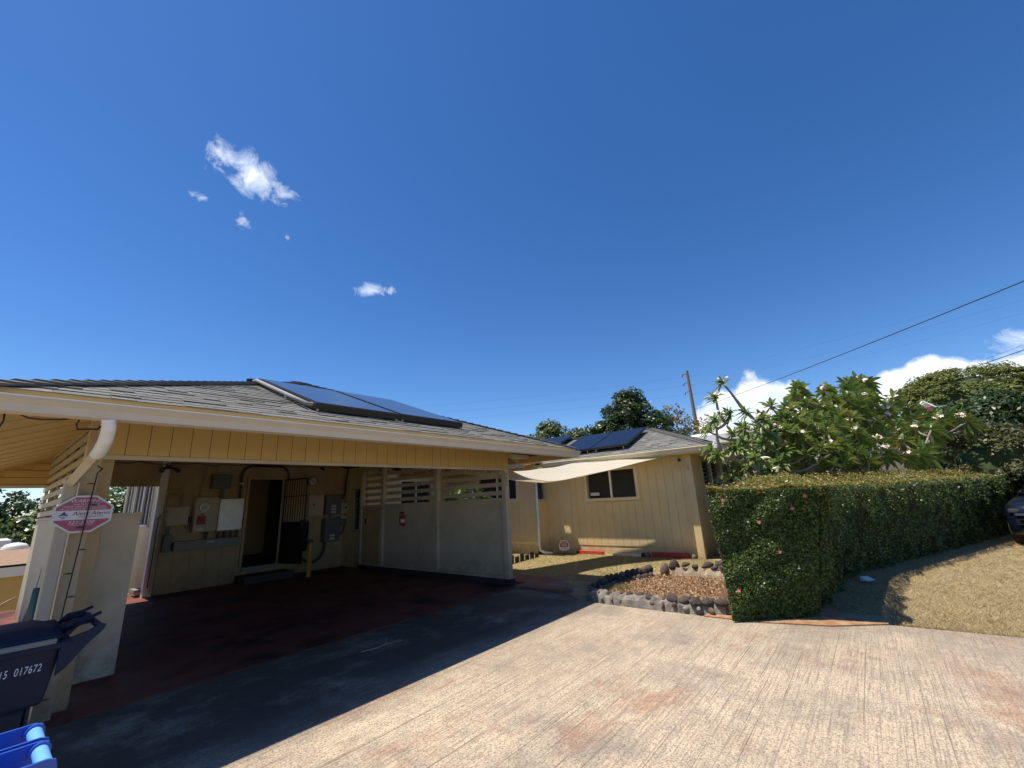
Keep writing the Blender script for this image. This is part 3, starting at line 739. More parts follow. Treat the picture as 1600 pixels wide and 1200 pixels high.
# inner door leaf swung into the room
MB().box(4.27, 4.31, 12.22, 13.0, .34, 2.38).build('door', 'darkwood', hs_)
# dark room behind
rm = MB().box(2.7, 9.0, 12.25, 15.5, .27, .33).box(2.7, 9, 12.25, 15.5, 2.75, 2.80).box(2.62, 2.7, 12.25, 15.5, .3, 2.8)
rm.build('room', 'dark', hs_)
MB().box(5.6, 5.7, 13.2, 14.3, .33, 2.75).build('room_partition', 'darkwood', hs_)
board_wall('rear_wall', 'x', 15.6, 2.5, 13.2, -.3, 2.75, 1, 'wallpaint', .4, openings=((6.2, 7.4, 1.25, 2.33),))
MB().box(6.2, 7.4, 15.52, 15.56, 1.25, 1.30).box(6.2, 7.4, 15.52, 15.56, 1.80, 1.83).box(6.68, 6.72, 15.52, 15.56, 1.25, 2.33).build('window_frame', 'white', hs_)
board_wall('left_side_wall', 'y', 2.5, 12.2, 15.6, -.4, 3.05, -1, 'wallpaint', .2, openings=((12.62, 13.38, 1.42, 2.5), (13.5, 14.3, 1.42, 2.5), (14.55, 15.3, 1.42, 2.5)))
for a0, a1 in ((12.66, 13.36), (13.52, 14.28), (14.56, 15.29)):
    window('y', 2.5, a0, a1, 1.45, 2.5, -1, halves=2, blades=8, fr=.05, mk='white')
MB().box(2.35, 2.5, 12.2, 12.6, .10, .16).build('ledge', 'trough', hs_)
# short wall by the gate, entry walls behind the slats
board_wall('entry_side_wall', 'y', 6.86, 11.02, 12.1, 0, 3.0, -1, 'wallpaint', .2, openings=((11.18, 11.55, .98, 2.12),))
window('y', 6.86, 11.2, 11.53, 1.0, 2.1, -1, halves=1, blades=9, fr=.05, mk='beige')
board_wall('entry_wall', 'x', 11.0, 6.9, 9.9, 0, 2.95, -1, 'wallpaint', .2, openings=((8.0, 9.2, 1.2, 2.3),))
window('x', 11.0, 8.03, 9.17, 1.23, 2.28, -1, halves=2, blades=9)
# wall A, B, C, D of the wing
GZ = .05
board_wall('wing_recess_wall', 'y', 9.9, 7.35, 11.0, GZ, WT, -1, 'wallpaint', .2, openings=((7.98, 9.55, 1.58, 2.33),), base=.37)
window('y', 9.9, 8.01, 9.52, 1.61, 2.30, -1, halves=2, blades=8)
board_wall('wing_return_wall', 'x', 7.35, 9.88, 10.42, GZ, WT, -1, 'wallpaint', .2, openings=((9.94, 10.32, 1.53, 2.28),), base=.37)
window('x', 7.35, 9.96, 10.30, 1.56, 2.26, -1, halves=1, blades=9, mk='beige')
board_wall('wing_wall', 'y', 10.42, 3.22, 7.35, GZ, WT, -1, 'wallpaint', .205, openings=((4.55, 6.0, 1.48, 2.22),), base=.34)
window('y', 10.42, 4.58, 5.97, 1.51, 2.20, -1, halves=2, blades=11, sticker=True, label='louvre window half covered by the shade sail')
MB().box(10.32, 10.42, 3.14, 3.30, GZ, WT).build('corner_board', 'wallpaint', hs_, bevel=.004)
board_wall('wing_end_wall', 'x', 3.22, 10.42, 13.3, -.05, WT, -1, 'wallpaint', .2, openings=((11.28, 12.92, 1.1, 2.3),))
window('x', 3.22, 11.31, 12.89, 1.12, 2.28, -1, halves=2, blades=12, mk='beige')
board_wall('east_wall', 'y', 13.3, 3.22, 15.6, -.1, WT, 1, 'wallpaint', .4)
MB().box(10.38, 10.43, 4.95, 5.05, .95, 1.02).build('tap', 'wallpaint', hs_)
# porch lamp on the wing corner
lmp = MB().tube([(10.41, 3.42, 2.30), (10.36, 3.42, 2.30)], .035, 10).build('wall_fitting', 'blackmetal', hs_)
MB().tube([(10.32, 3.24, 2.14), (10.32, 3.24, 2.06)], .03, 10).build('wall_fitting', 'beige', hs_)
# wing roof
WX0, WX1, WY0 = 9.97, 14.36, 2.5; WRX = (WX0 + WX1) / 2; WRY = WY0 + (WX1 - WX0) / 2; WRZ = 2.55 + SL * (WX1 - WX0) / 2; WE = 2.55
d2 = MB()
slab_poly(d2, [(WX0, WY0, WE), (WX1, WY0, WE), (WRX, WRY, WRZ)])
slab_poly(d2, [(WX0, 16.2, WE), (WX0, WY0, WE), (WRX, WRY, WRZ), (WRX, 16.2, WRZ)])
slab_poly(d2, [(WX1, WY0, WE), (WX1, 16.2, WE), (WRX, 16.2, WRZ), (WRX, WRY, WRZ)])
wr = d2.build('roof', 'felt', hs_)
hw = (WX1 - WX0) / 2
tabs = plane_tabs((WX0, WY0, WE), (0, 1, 0), (1, 0, SL), [(0, -.03), (9.5, -.03), (9.5, hw * cs), (hw, hw * cs)])
tabs += plane_tabs((WX0, WY0, WE), (1, 0, 0), (0, 1, SL), [(0, -.03), (WX1 - WX0, -.03), (hw, hw * cs)])
tabs += caps((WX0, WY0, WE), (WRX, WRY, WRZ), None) + caps((WX1, WY0, WE), (WRX, WRY, WRZ), None) + caps((WRX, WRY, WRZ), (WRX, 12, WRZ), None)
lay_shingles(tabs, wr)
# link roof over the entry (low pitch), hidden mostly by the carport
d3 = MB(); slab_poly(d3, [(6.0, 10.35, 2.70), (11.5, 10.35, 2.70), (11.5, 13.4, 3.15), (6.0, 13.4, 3.15)]); slab_poly(d3, [(6.0, 13.4, 3.15), (11.5, 13.4, 3.15), (11.5, 16.2, 2.6), (6.0, 16.2, 2.6)])
d3.build('roof', 'sh1', hs_)
MB().box(8.2, 9.95, 10.30, 10.36, 2.55, 2.70).build('fascia', 'wallpaint', hs_)
# wing eave: fascia, gutter, soffit
MB().box(WX0 + .003, WX0 + .035, WY0, 10.4, 2.40, 2.545).build('fascia', 'cream', hs_)
MB().box(WX0 + .04, WX1, WY0 + .003, WY0 + .035, 2.40, 2.545).build('fascia', 'cream', hs_)
pr = gutter_profile(WX0, 2.535)
MB().prism([(a, 0, c) for a, c in pr], (0, WY0 + .1, 0), (0, 7.1, 0)).build('gutter', 'cream', hs_)
pr = gutter_profile(WY0, 2.535)
MB().prism([(0, a, c) for a, c in pr], (WX0 - .115, 0, 0), (WX1, 0, 0)).build('gutter', 'white', hs_)
MB().box(WX0 + .04, 10.42, WY0 + .04, 10.4, 2.42, 2.435).box(10.42, WX1, WY0 + .04, 3.22, 2.42, 2.435).build('soffit', 'cream', hs_)
pr = gutter_profile(9.3, 2.53)
MB().prism([(a, 0, c) for a, c in pr], (0, 7.2, 0), (0, 10.3, 0)).build('gutter', 'beige', hs_)
MB().box(9.30, 9.88, 7.0, 10.35, 2.54, 2.56).build('soffit', 'wallpaint', hs_)
# downspout on the return corner, foot kicked out
MB().tube([(9.84, 7.26, 2.35), (9.85, 7.28, .40), (9.85, 7.26, .24), (9.90, 7.12, .17), (10.02, 6.98, .15)], .035, 8).build('downspout', 'white', hs_, smooth=True)

# ------------------------------------------------------------------ solar on the carport roof
def on_roof(x, y, off): return Vector((x, y, EZ + SL * (y - CY0) + off / math.cos(ang)))
def collector(x0, x1, y0, y1, o0, o1, label):
    t_ = thing('solar_collector', on_roof(x0, y0, 0), label, 'solar panel', 'solar water collectors on the carport roof')
    A, B, C, D = on_roof(x0, y0, o0), on_roof(x1, y0, o0), on_roof(x1, y1, o1), on_roof(x0, y1, o1)
    n = (B - A).cross(D - A).normalized(); th = n * .085
    b = MB().add([A - th, B - th, C - th, D - th, A, B, C, D], [(0, 3, 2, 1), (0, 1, 5, 4), (1, 2, 6, 5), (2, 3, 7, 6), (3, 0, 4, 7), (4, 5, 6, 7)]); b.build('frame', 'blackmetal', t_)
    u = (B - A).normalized() * .035; v = (D - A).normalized() * .035
    G = [A + u + v + n * .003, B - u + v + n * .003, C - u - v + n * .003, D + u - v + n * .003]
    MB().prism(G, (0, 0, 0), tuple(n * .004)).build('glass', 'thermal', t_)
    for p in (A + u, D + u, B - u, C - u):
        MB().tube([p - n * .07, p - n * (.10)], .014, 6).build('mount', 'alu', t_)
    return t_
collector(2.43, 3.65, 5.06, 7.0, .115, .10, 'flat solar water collector nearer the carport roof peak, pale pipe along its edge')
collector(3.71, 4.95, 5.09, 7.11, .115, .10, 'flat solar water collector nearer the right end of the carport roof')
pp = thing('pipe_run', on_roof(2.36, 5.1, .1), 'pale insulated pipe running up the left side of the solar collectors', 'pipe')
a_, b_ = on_roof(2.365, 5.17, .075), on_roof(2.385, 6.93, .07)
MB().tube([a_ + Vector((.14, -.02, -.02)), a_ + Vector((.05, 0, 0)), a_, a_.lerp(b_, .35), b_, b_ + Vector((.0, .12, .01))], .028, 10).build('pipe', 'pipe', pp, smooth=True)
MB().tube([b_ + Vector((-.05, .14, .03)), b_ + Vector((.1, .14, .04))], .026, 8).tube([b_ + Vector((-.07, .13, .04)), b_ + Vector((-.07, .13, -.02))], .03, 8).build('valve', 'blackmetal', pp)
MB().tube([a_.lerp(b_, .35) + Vector((-.01, 0, -.15)), a_.lerp(b_, .35) + Vector((-.01, 0, 0))], .016, 6).build('bracket', 'alu', pp)
def on_wing(x, y, off): return Vector((x, y, WE + SL * (x - WX0) + off / math.cos(ang)))
def pv(y0, y1, x0, x1, label, off=.15):
    t_ = thing('photovoltaic_module', on_wing(x0, y0, 0), label, 'solar panel', 'solar panels on the wing roof')
    A, B, C, D = on_wing(x0, y0, off), on_wing(x0, y1, off), on_wing(x1, y1, off), on_wing(x1, y0, off)
    n = (D - A).cross(B - A).normalized()
    if n.z < 0: n = -n
    th = n * .045
    MB().add([A - th, B - th, C - th, D - th, A, B, C, D], [(0, 3, 2, 1), (0, 1, 5, 4), (1, 2, 6, 5), (2, 3, 7, 6), (3, 0, 4, 7), (4, 5, 6, 7)]).build('frame', 'blackmetal', t_)
    u = (B - A).normalized() * .015; v = (D - A).normalized() * .015
    MB().prism([A + u + v + n * .003, B - u + v + n * .003, C - u - v + n * .003, D + u - v + n * .003], (0, 0, 0), tuple(n * .003)).build('glass', 'pv', t_)
    for p in (A + u * 8 + v * 4, B - u * 8 + v * 4): MB().tube([p - n * .04, p - n * .14], .015, 6).build('mount', 'alu', t_)
pv(4.63, 5.66, 10.22, 11.72, 'dark blue solar panel nearest the end of the wing roof')
pv(5.68, 6.70, 10.22, 11.72, 'dark blue solar panel beside the right hand one, edge behind carport roof')
pv(7.28, 8.55, 11.3, 12.15, 'dark blue solar panel farther back, half hidden behind the carport roof')
cd = thing('conduit', on_wing(10.7, 7.1, .05), 'white conduit stub on the wing roof between the solar panels', 'conduit')
MB().tube([on_wing(10.9, 6.75, .06), on_wing(11.0, 7.3, .06)], .022, 8).build('pipe', 'white', cd)

# ------------------------------------------------------------------ shade sail
def sail():
    A, B, C, D = Vector((6.80, 5.68, 2.19)), Vector((10.02, 3.62, 2.40)), Vector((9.80, 6.0, 2.43)), Vector((6.82, 7.80, 2.30))
    n = 26; V = []; F = []
    for j in range(n + 1):
        v = j / n
        for i in range(n + 1):
            u = i / n
            # edges curve in towards the middle
            P = (A.lerp(B, u)).lerp(D.lerp(C, u), v)
            e = Vector((0, 0, 0))
            e += ((C + D) / 2 - (A + B) / 2).normalized() * (.72 * 4 * u * (1 - u) * (1 - v) ** 2)
            e -= ((C + D) / 2 - (A + B) / 2).normalized() * (.25 * 4 * u * (1 - u) * v ** 2)
            e += ((B + C) / 2 - (A + D) / 2).normalized() * (.20 * 4 * v * (1 - v) * (1 - u) ** 2)
            e -= ((B + C) / 2 - (A + D) / 2).normalized() * (.04 * 4 * v * (1 - v) * u ** 2)
            sag = -.20 * 4 * u * (1 - u) * (1 - .5 * v) * (1.0 if u < .9 else 1) - .16 * 4 * v * (1 - v) * (4 * u * (1 - u)) ** .5
            sag += -.10 * math.sin(u * math.pi) * (1 - v) ** 3 - .07 * 4 * u * (1 - u) * max(0, 1 - abs(u - .38) * 3) * (1 - v)
            P = P + e + Vector((0, 0, sag + .006 * math.sin(u * 23 + v * 11)))
            V.append(P)
    for j in range(n):
        for i in range(n):
            a = j * (n + 1) + i; F.append((a, a + 1, a + n + 2, a + n + 1))
    return V, F, (A, B, C, D)
sv, sf, sc = sail()
st_ = thing('shade_sail', (8, 5, 2.2), 'cream fabric shade sail strung from the carport post to the wing', 'shade sail')
b = MB().add(sv, sf); so = b.build('cloth', 'sail', st_, smooth=True)
sd = so.modifiers.new('thick', 'SOLIDIFY'); sd.thickness = .003
hem = MB().tube([sv[i] for i in range(27)], .008, 6); hem.build('hem', 'sail', st_)
MB().tube([sv[27 * i] for i in range(27)], .008, 6).build('hem', 'sail', st_)
MB().tube([sc[1], (10.42, 3.40, 2.43)], .006, 5).build('rope', 'wire', st_)
MB().tube([sc[0], (6.74, 5.72, 2.21)], .012, 5).build('rope', 'wire', st_)

# ------------------------------------------------------------------ things in the carport (wall at y = 12.05)
YB = 12.03
def boxthing(name, x0, x1, z0, z1, d, mk, label, cat, inset=True, door=None):
    t_ = thing(name, ((x0 + x1) / 2, YB, z0), label, cat)
    MB().box(x0, x1, YB - d, YB + .05, z0, z1).build('box', mk, t_, bevel=.006)
    if inset: MB().box(x0 + .015, x1 - .015, YB - d - .012, YB - d - .001, z0 + .015, z1 - .015).build('cover', mk, t_, bevel=.003)
    return t_
jb = boxthing('junction_box', 3.40, 3.79, 2.18, 2.50, .14, 'boxgrey', 'square grey junction box above the silver cover on the carport back wall', 'electrical box')
MB().tube([(3.65, YB - .08, 2.18), (3.65, YB - .08, 1.95)], .035, 8).build('conduit', 'boxgrey', jb)
mc = boxthing('meter_cabinet', 3.12, 3.56, 1.23, 1.98, .20, 'beige', 'tan meter cabinet with round glass meter and red label', 'electrical box', inset=False)
MB().box(3.36, 3.57, YB - .215, YB - .20, 1.25, 1.97).build('cover', 'beige', mc, bevel=.004)
MB().tube([(3.26, YB - .20, 1.76), (3.26, YB - .30, 1.76)], .085, 18).build('meter', 'silver', mc)
MB().tube([(3.26, YB - .30, 1.76), (3.26, YB - .315, 1.76)], .07, 18).build('meter_glass', 'louvre', mc)
MB().box(3.17, 3.34, YB - .206, YB - .20, 1.39, 1.58).build('label_plate', 'redlabel', mc)
MB().box(3.22, 3.30, YB - .206, YB - .20, 1.59, 1.63).build('label_plate', 'redlabel', mc)
MB().box(3.18, 3.32, YB - .206, YB - .20, 1.26, 1.32).build('label_plate', 'label', mc)
MB().tube([(3.22, YB - .05, 1.98), (3.24, YB - .05, 2.2), (3.30, YB - .05, 2.66), (3.22, YB - .05, 2.76), (3.0, YB - .05, 2.80)], .016, 6).build('conduit', 'dimpaint', mc)
sc_ = boxthing('panel_cover', 3.60, 4.11, 1.22, 1.94, .16, 'silver', 'bright silver cover of the switch panel beside the kitchen door', 'electrical box')
for k in range(4): MB().tube([(3.66 + k * .13, YB - .08, 1.22), (3.66 + k * .13, YB - .08, 1.06)], .03, 8).build('conduit', 'conduit', sc_)
tg = boxthing('wire_trough', 2.84, 4.14, .87, 1.06, .14, 'trough', 'long grey wiring trough below the meter cabinet', 'electrical box', inset=False)
MB().tube([(3.42, YB - .08, 1.06), (3.42, YB - .08, 1.23)], .035, 8).build('conduit', 'conduit', tg)
MB().tube([(2.72, YB - .07, .96), (2.84, YB - .07, .96)], .03, 8).build('conduit', 'conduit', tg)
MB().box(3.45, 3.60, YB - .146, YB - .14, .985, 1.015).build('label_plate', 'label', tg)
tb = boxthing('cable_box', 2.64, 3.03, 1.40, 1.80, .13, 'beige', 'tan cable box with two bent pipes left of the meter', 'electrical box')
MB().tube([(2.92, YB - .07, 1.80), (2.92, YB - .07, 2.04), (2.86, YB - .07, 2.14), (2.66, YB - .10, 2.16), (2.56, YB - .12, 2.05), (2.54, YB - .12, .1)], .018, 6).build('conduit', 'dimpaint', tb)
MB().tube([(2.86, YB - .06, 1.80), (2.86, YB - .06, 1.98), (2.80, YB - .06, 2.06), (2.66, YB - .08, 2.07), (2.60, YB - .10, 1.96), (2.585, YB - .10, .05)], .016, 6).build('conduit', 'wood', tb)
MB().tube([(2.64, YB - .07, 1.70), (2.57, YB - .1, 1.68), (2.50, YB - .11, 1.58), (2.50, YB - .11, .2)], .014, 6).build('conduit', 'conduit', tb)
MB().tube([(2.71, YB - .06, 1.40), (2.71, YB - .06, 1.22)], .03, 8).build('conduit', 'boxgrey', tb)
sb = boxthing('switch_box', 2.655, 2.79, .86, 1.22, .10, 'boxgrey', 'small grey switch box at the left end of the wiring trough', 'electrical box')
so_ = boxthing('socket', 3.10 - .03, 3.10 + .045, 1.46, 1.58, .05, 'blackmetal', 'black socket between the tan box and the meter cabinet', 'socket', inset=False)
MB().tube([(3.10, YB - .06, 1.47), (3.08, YB - .07, 1.33), (3.03, YB - .06, 1.32), (2.98, YB - .05, 1.40)], .006, 5).build('cord', 'wire', so_)
lp = thing('conduit_loop', (4.04, YB, 1.95), 'dark conduit looping over the top of the kitchen door', 'conduit')
pts = [(4.03, YB - .06, 1.90), (4.03, YB - .06, 2.48)] + [tuple(p) for p in arc((4.28, YB - .06, 2.48), .25, math.pi, math.pi / 2, (1, 0, 0), (0, 0, 1), 6)] + [(4.9, YB - .06, 2.73)] + [tuple(p) for p in arc((4.9, YB - .06, 2.48), .25, math.pi / 2, 0, (1, 0, 0), (0, 0, 1), 6)] + [(5.15, YB - .06, 2.40)]
MB().tube(pts, .030, 8).build('pipe', 'conduit', lp, smooth=True)
MB().box(3.98, 4.08, YB - .1, YB - .02, 2.28, 2.31).build('strap', 'silver', lp)
# through-wall doorbell
db = thing('doorbell', (4.17, YB, 1.36), 'small dark switch on the left jamb of the kitchen door', 'switch')
MB().box(4.12, 4.19, YB - .02, YB + .01, 1.32, 1.48).build('plate', 'darkwood', db)
ck = thing('wall_clock', (5.83, YB, 2.35), 'round pale clock high on the carport back wall', 'clock')
MB().tube([(5.83, YB + .02, 2.35), (5.83, YB - .03, 2.35)], .135, 28).build('case', 'blackmetal', ck)
MB().tube([(5.83, YB - .03, 2.35), (5.83, YB - .034, 2.35)], .12, 28).build('dial', 'label', ck)
MB().obox((5.85, YB - .038, 2.33), (.045, 0, -.045), (.006, 0, .006), (0, .002, 0)).obox((5.80, YB - .038, 2.38), (.03, 0, -.03), (.006, 0, .006), (0, .002, 0)).build('hand', 'wire', ck)
for k in range(12):
    a = k * math.pi / 6; MB().obox((5.83 + .1 * math.sin(a), YB - .037, 2.35 + .1 * math.cos(a)), (.006, 0, 0), (0, 0, .012), (0, .0015, 0)).build('hour_mark', 'wire', ck)
c2 = boxthing('cabinet', 5.72, 6.14, 1.41, 2.0, .11, 'beige', 'flush tan cabinet door below the wall clock', 'electrical box')
MB().box(5.82, 5.88, YB - .135, YB - .12, 1.70, 1.73).build('latch', 'blackmetal', c2)
for nm, z0, z1, lb in (('g', 1.42, 1.97, 'upper grey disconnect box with three labels right of the clock'), ('h', .72, 1.34, 'lower grey disconnect box with black pipe from its bottom')):
    t_ = boxthing('disconnect_box', 6.18, 6.63, z0, z1, .17, 'boxgrey', lb, 'electrical box')
    t_['group'] = 'grey disconnect boxes'
    for k in range(3 if nm == 'g' else 2): MB().box(6.33, 6.47, YB - .19, YB - .183, z0 + .05 + k * .08, z0 + .10 + k * .08).build('label_plate', 'label', t_)
    if nm == 'g':
        MB().tube([(6.63, YB - .08, 1.84), (6.72, YB - .08, 1.86), (6.78, YB - .08, 2.0), (6.80, YB - .08, 2.5), (6.84, YB - .1, 2.7)], .028, 8).build('conduit', 'conduit', t_, smooth=True)
        MB().tube([(6.36, YB - .08, 1.42), (6.36, YB - .08, 1.34)], .03, 8).build('conduit', 'boxgrey', t_)
    else:
        MB().tube([(6.25, YB - .08, .74), (6.24, YB - .08, .5), (6.15, YB - .08, .32), (5.98, YB - .08, .24), (5.8, YB - .08, .26), (5.68, YB - .08, .36)], .034, 8).build('conduit', 'conduit', t_, smooth=True)
rmv = boxthing('meter_socket', 6.66, 6.86, 1.46, 1.73, .12, 'beige', 'small meter with round dial beside the upper grey box', 'electrical box', inset=False)
MB().tube([(6.76, YB - .12, 1.60), (6.76, YB - .20, 1.60)], .07, 18).build('meter', 'silver', rmv)
MB().tube([(6.76, YB - .20, 1.60), (6.76, YB - .204, 1.60)], .045, 18).build('meter_glass', 'boxgrey', rmv)
b3_ = boxthing('breaker_box', 6.66, 6.87, 1.10, 1.36, .10, 'boxgrey', 'small grey breaker box under the round dial meter', 'electrical box')
MB().box(6.67, 6.86, YB - .12, YB - .113, 1.31, 1.35).build('label_plate', 'label', b3_)
MB().tube([(6.80, YB - .06, 1.10), (6.80, YB - .06, .98), (6.72, YB - .06, .90), (6.63, YB - .06, .88)], .022, 8).build('conduit', 'conduit', b3_)
cc = thing('water_softener', (5.66, YB - .1, .5), 'narrow dark blue tank behind the open metal gate', 'tank')
MB().tube([(5.66, YB - .12, .55), (5.66, YB - .12, .60), (5.66, YB - .12, 1.22), (5.66, YB - .12, 1.28)], [.06, .09, .09, .05], 14).build('tank_body', 'cart', cc, smooth=True)
MB().tube([(5.66, YB - .12, 1.28), (5.66, YB - .12, 1.34), (5.74, YB - .12, 1.30), (5.75, YB - .12, .98)], .016, 6).build('hose', 'wire', cc)
# corner lights / cameras
fl = thing('security_light', (2.55, YB, 2.65), 'twin head security light under the carport roof', 'light')
MB().box(2.50, 2.60, YB - .06, YB + .05, 2.62, 2.72).build('base', 'conduit', fl)
for sx in (-1, 1): MB().tube([(2.55, YB - .06, 2.66), (2.55 + sx * .10, YB - .14, 2.62), (2.55 + sx * .15, YB - .22, 2.56)], [.015, .03, .05], 10).build('lamp_head', 'conduit', fl)
cmr = thing('camera', (6.08, YB, 2.72), 'small dark camera above the wall clock', 'camera')
MB().box(6.04, 6.12, YB - .04, YB + .02, 2.68, 2.74).build('base', 'conduit', cmr)
MB().tube([(6.08, YB - .04, 2.70), (6.06, YB - .14, 2.66)], .03, 10).build('lens', 'blackmetal', cmr)
# open security gate
gate = thing('security_gate', (5.07, 12.0, .3), 'black barred security gate standing open beside the kitchen door', 'gate')
gA, gB = Vector((5.09, 11.98, 0)), Vector((5.285, 11.19, 0)); gd = gB - gA
def gp(t, z): return gA + gd * t + Vector((0, 0, z))
MB().tube([gp(0, .32), gp(0, 2.40)], .02, 4).tube([gp(1, .32), gp(1, 2.40)], .02, 4).tube([gp(0, .34), gp(1, .34)], .018, 4).tube([gp(0, 2.38), gp(1, 2.38)], .018, 4).tube([gp(0, 1.3), gp(1, 1.3)], .016, 4).tube([gp(0, 1.95), gp(1, 1.95)], .012, 4).build('frame', 'blackmetal', gate)
for k in range(1, 9): MB().tube([gp(k / 9, .34), gp(k / 9, 2.38)], .009, 5).build('bar', 'blackmetal', gate)
gn = gd.cross(Vector((0, 0, 1))).normalized() * .004
MB().prism([gp(.02, .36), gp(.98, .36), gp(.98, 1.3), gp(.02, 1.3)], tuple(-gn), tuple(gn)).build('mesh_panel', 'blackmetal', gate)
MB().box(gp(.9, 0).x - .03, gp(.9, 0).x + .05, gp(.9, 0).y - .03, gp(.9, 0).y + .03, 1.18, 1.36).build('lock', 'conduit', gate)
# bollard
bo = thing('bollard', (5.40, 11.02, 0), 'yellow steel bollard in front of the carport back wall', 'bollard')
MB().tube([(5.40, 11.02, .014), (5.40, 11.02, .80)], .055, 16).build('post', 'bollard', bo, smooth=False)
MB().tube([(5.40, 11.02, .80), (5.40, 11.02, .865), (5.40, 11.02, .885)], [.057, .057, .03], 16).build('cap', 'conduit', bo)
MB().tube([(5.40, 11.02, .014), (5.40, 11.02, .03)], .09, 16).build('foot', 'conduit', bo)
# fire extinguisher
fe = thing('fire_extinguisher', (6.70, 9.03, 1.1), 'red fire extinguisher hung on the right carport wall', 'fire extinguisher')
MB().tube([(6.675, 9.03, 1.10), (6.675, 9.03, 1.12), (6.675, 9.03, 1.33), (6.675, 9.03, 1.365), (6.675, 9.03, 1.385)], [.045, .056, .056, .035, .02], 16).build('cylinder', 'red', fe, smooth=True)
MB().tube([(6.675, 9.03, 1.385), (6.675, 9.03, 1.43)], .018, 8).box(6.60, 6.69, 9.02, 9.04, 1.41, 1.425).build('handle', 'blackmetal', fe)
MB().tube([(6.66, 9.03, 1.41), (6.63, 9.08, 1.40), (6.62, 9.10, 1.25), (6.63, 9.09, 1.17)], .010, 6).build('hose', 'blackmetal', fe)
MB().tube([(6.675, 9.03, 1.18), (6.675, 9.03, 1.26)], .0575, 16).build('label_band', 'label', fe)
# cable swag under the ceiling, light string inside
iw = thing('string_lights', (4, 11.9, 2.8), 'dark string of lights strung across inside the carport', 'string lights')
pts = [(1.0 + .17 * k, 11.85, 2.765 - .035 * abs(math.sin(k * .55)) - .02 * (k % 3)) for k in range(34)]
MB().tube(pts, .007, 5).build('wire', 'wire', iw)
for k in range(1, 34, 3): MB().tube([Vector(pts[k]), Vector(pts[k]) - Vector((0, 0, .06))], [.008, .012], 6).build('bulb', 'wood', iw)
# right wall lights
iw2 = thing('string_lights', (6.7, 8, 2.4), 'string of small lights along the slatted right wall', 'string lights')
pts = [(6.66, 5.80 + .1 * k, 2.16 + .012 * k + .03 * math.sin(k * 1.7)) for k in range(30)]
MB().tube(pts, .005, 5).build('wire', 'wire', iw2)
for k in range(0, 30, 2): MB().tube([Vector(pts[k]), Vector(pts[k]) - Vector((0.02, 0, .045))], [.006, .009], 6).build('bulb', 'petalwhite', iw2)
# front-left string on the post and cable on the gutter
iw3 = thing('string_lights', (.64, 5.66, 0), 'wire of small dark lights hanging down the front left post over the sign', 'string lights')
pts = [(.652 - .0034 * k, 5.524, 2.02 - .095 * k) for k in range(20)]
MB().tube([(.66, 5.66, 2.10), (.69, 5.60, 2.07)] + pts, .0055, 5).build('wire', 'wire', iw3)
for k in range(1, 20, 2):
    s_ = -1 if k % 4 == 1 else 1
    p = Vector(pts[k]); MB().tube([p, p + Vector((s_ * .028, -.004, .002)), p + Vector((s_ * .055, -.004, -.003))], [.005, .008, .002], 6).build('bulb', 'conduit' if k % 3 else 'hose', iw3)
cb = thing('cable', (.2, 5.05, 2.42), 'black cable drooping under the left end of the gutter', 'cable')
s9 = lambda L_: [tuple(EYE + (Vector(p) - EYE) * .9) for p in L_]
MB().tube(s9([(.08, 5.03, 2.43), (.13, 5.02, 2.405), (.2, 5.02, 2.40), (.3, 5.02, 2.41), (.38, 5.02, 2.43), (.42, 5.03, 2.44), (.405, 5.03, 2.38), (.42, 5.05, 2.345), (.50, 5.1, 2.36), (.56, 5.2, 2.38), (.58, 5.3, 2.42)]), .006, 6).build('wire', 'wire', cb, smooth=True)
cb2 = thing('cable', (0, 5.05, 2.4), 'short black cable hanging at the far left under the gutter', 'cable')
MB().tube(s9([(.005, 5.03, 2.44), (.01, 5.03, 2.37), (-.005, 5.03, 2.31), (-.03, 5.03, 2.27), (-.07, 5.03, 2.26)]), .006, 6).build('wire', 'wire', cb2, smooth=True)

# alarm sign on the post
sg = thing('alarm_sign', (.635, 5.67, 1.65), 'magenta and white octagonal warning sign on the front left post', 'sign')
SX, SZ, SY = .616, 1.661, 5.54
ro = R_(1.0)
def oct_(w, h, y, cut=.29):
    cx, cz = w * cut, h * cut
    P = [(-w / 2 + cx * 1.1, -h / 2), (w / 2 - cx * 1.1, -h / 2), (w / 2, -h / 2 + cz), (w / 2, h / 2 - cz), (w / 2 - cx * 1.1, h / 2), (-w / 2 + cx * 1.1, h / 2), (-w / 2, h / 2 - cz), (-w / 2, -h / 2 + cz)]
    return [(SX + x, y, SZ + z) for x, z in P]
MB().prism(oct_(.388, .322, SY), (0, 0, 0), (0, .008, 0)).build('plate', 'signwhite', sg)
o8 = oct_(.357, .291, SY - .0012)
def clip(z0, z1):
    P = []
    for i in range(8):
        a, b = Vector(o8[i]), Vector(o8[(i + 1) % 8])
        for q in [a]:
            if z0 - 1e-6 <= q.z <= z1 + 1e-6: P.append(q)
        for zc in (z0, z1):
            if (a.z - zc) * (b.z - zc) < 0: P.append(a.lerp(b, (zc - a.z) / (b.z - a.z)))
    c = sum(P, Vector()) / len(P); P.sort(key=lambda q: math.atan2(q.z - c.z, q.x - c.x)); return P
MB().add(clip(SZ + .032, SZ + .2), [tuple(range(len(clip(SZ + .032, SZ + .2))))]).build('print', 'magenta', sg)
MB().add(clip(SZ - .2, SZ - .048), [tuple(range(len(clip(SZ - .2, SZ - .048))))]).build('print', 'magenta', sg)
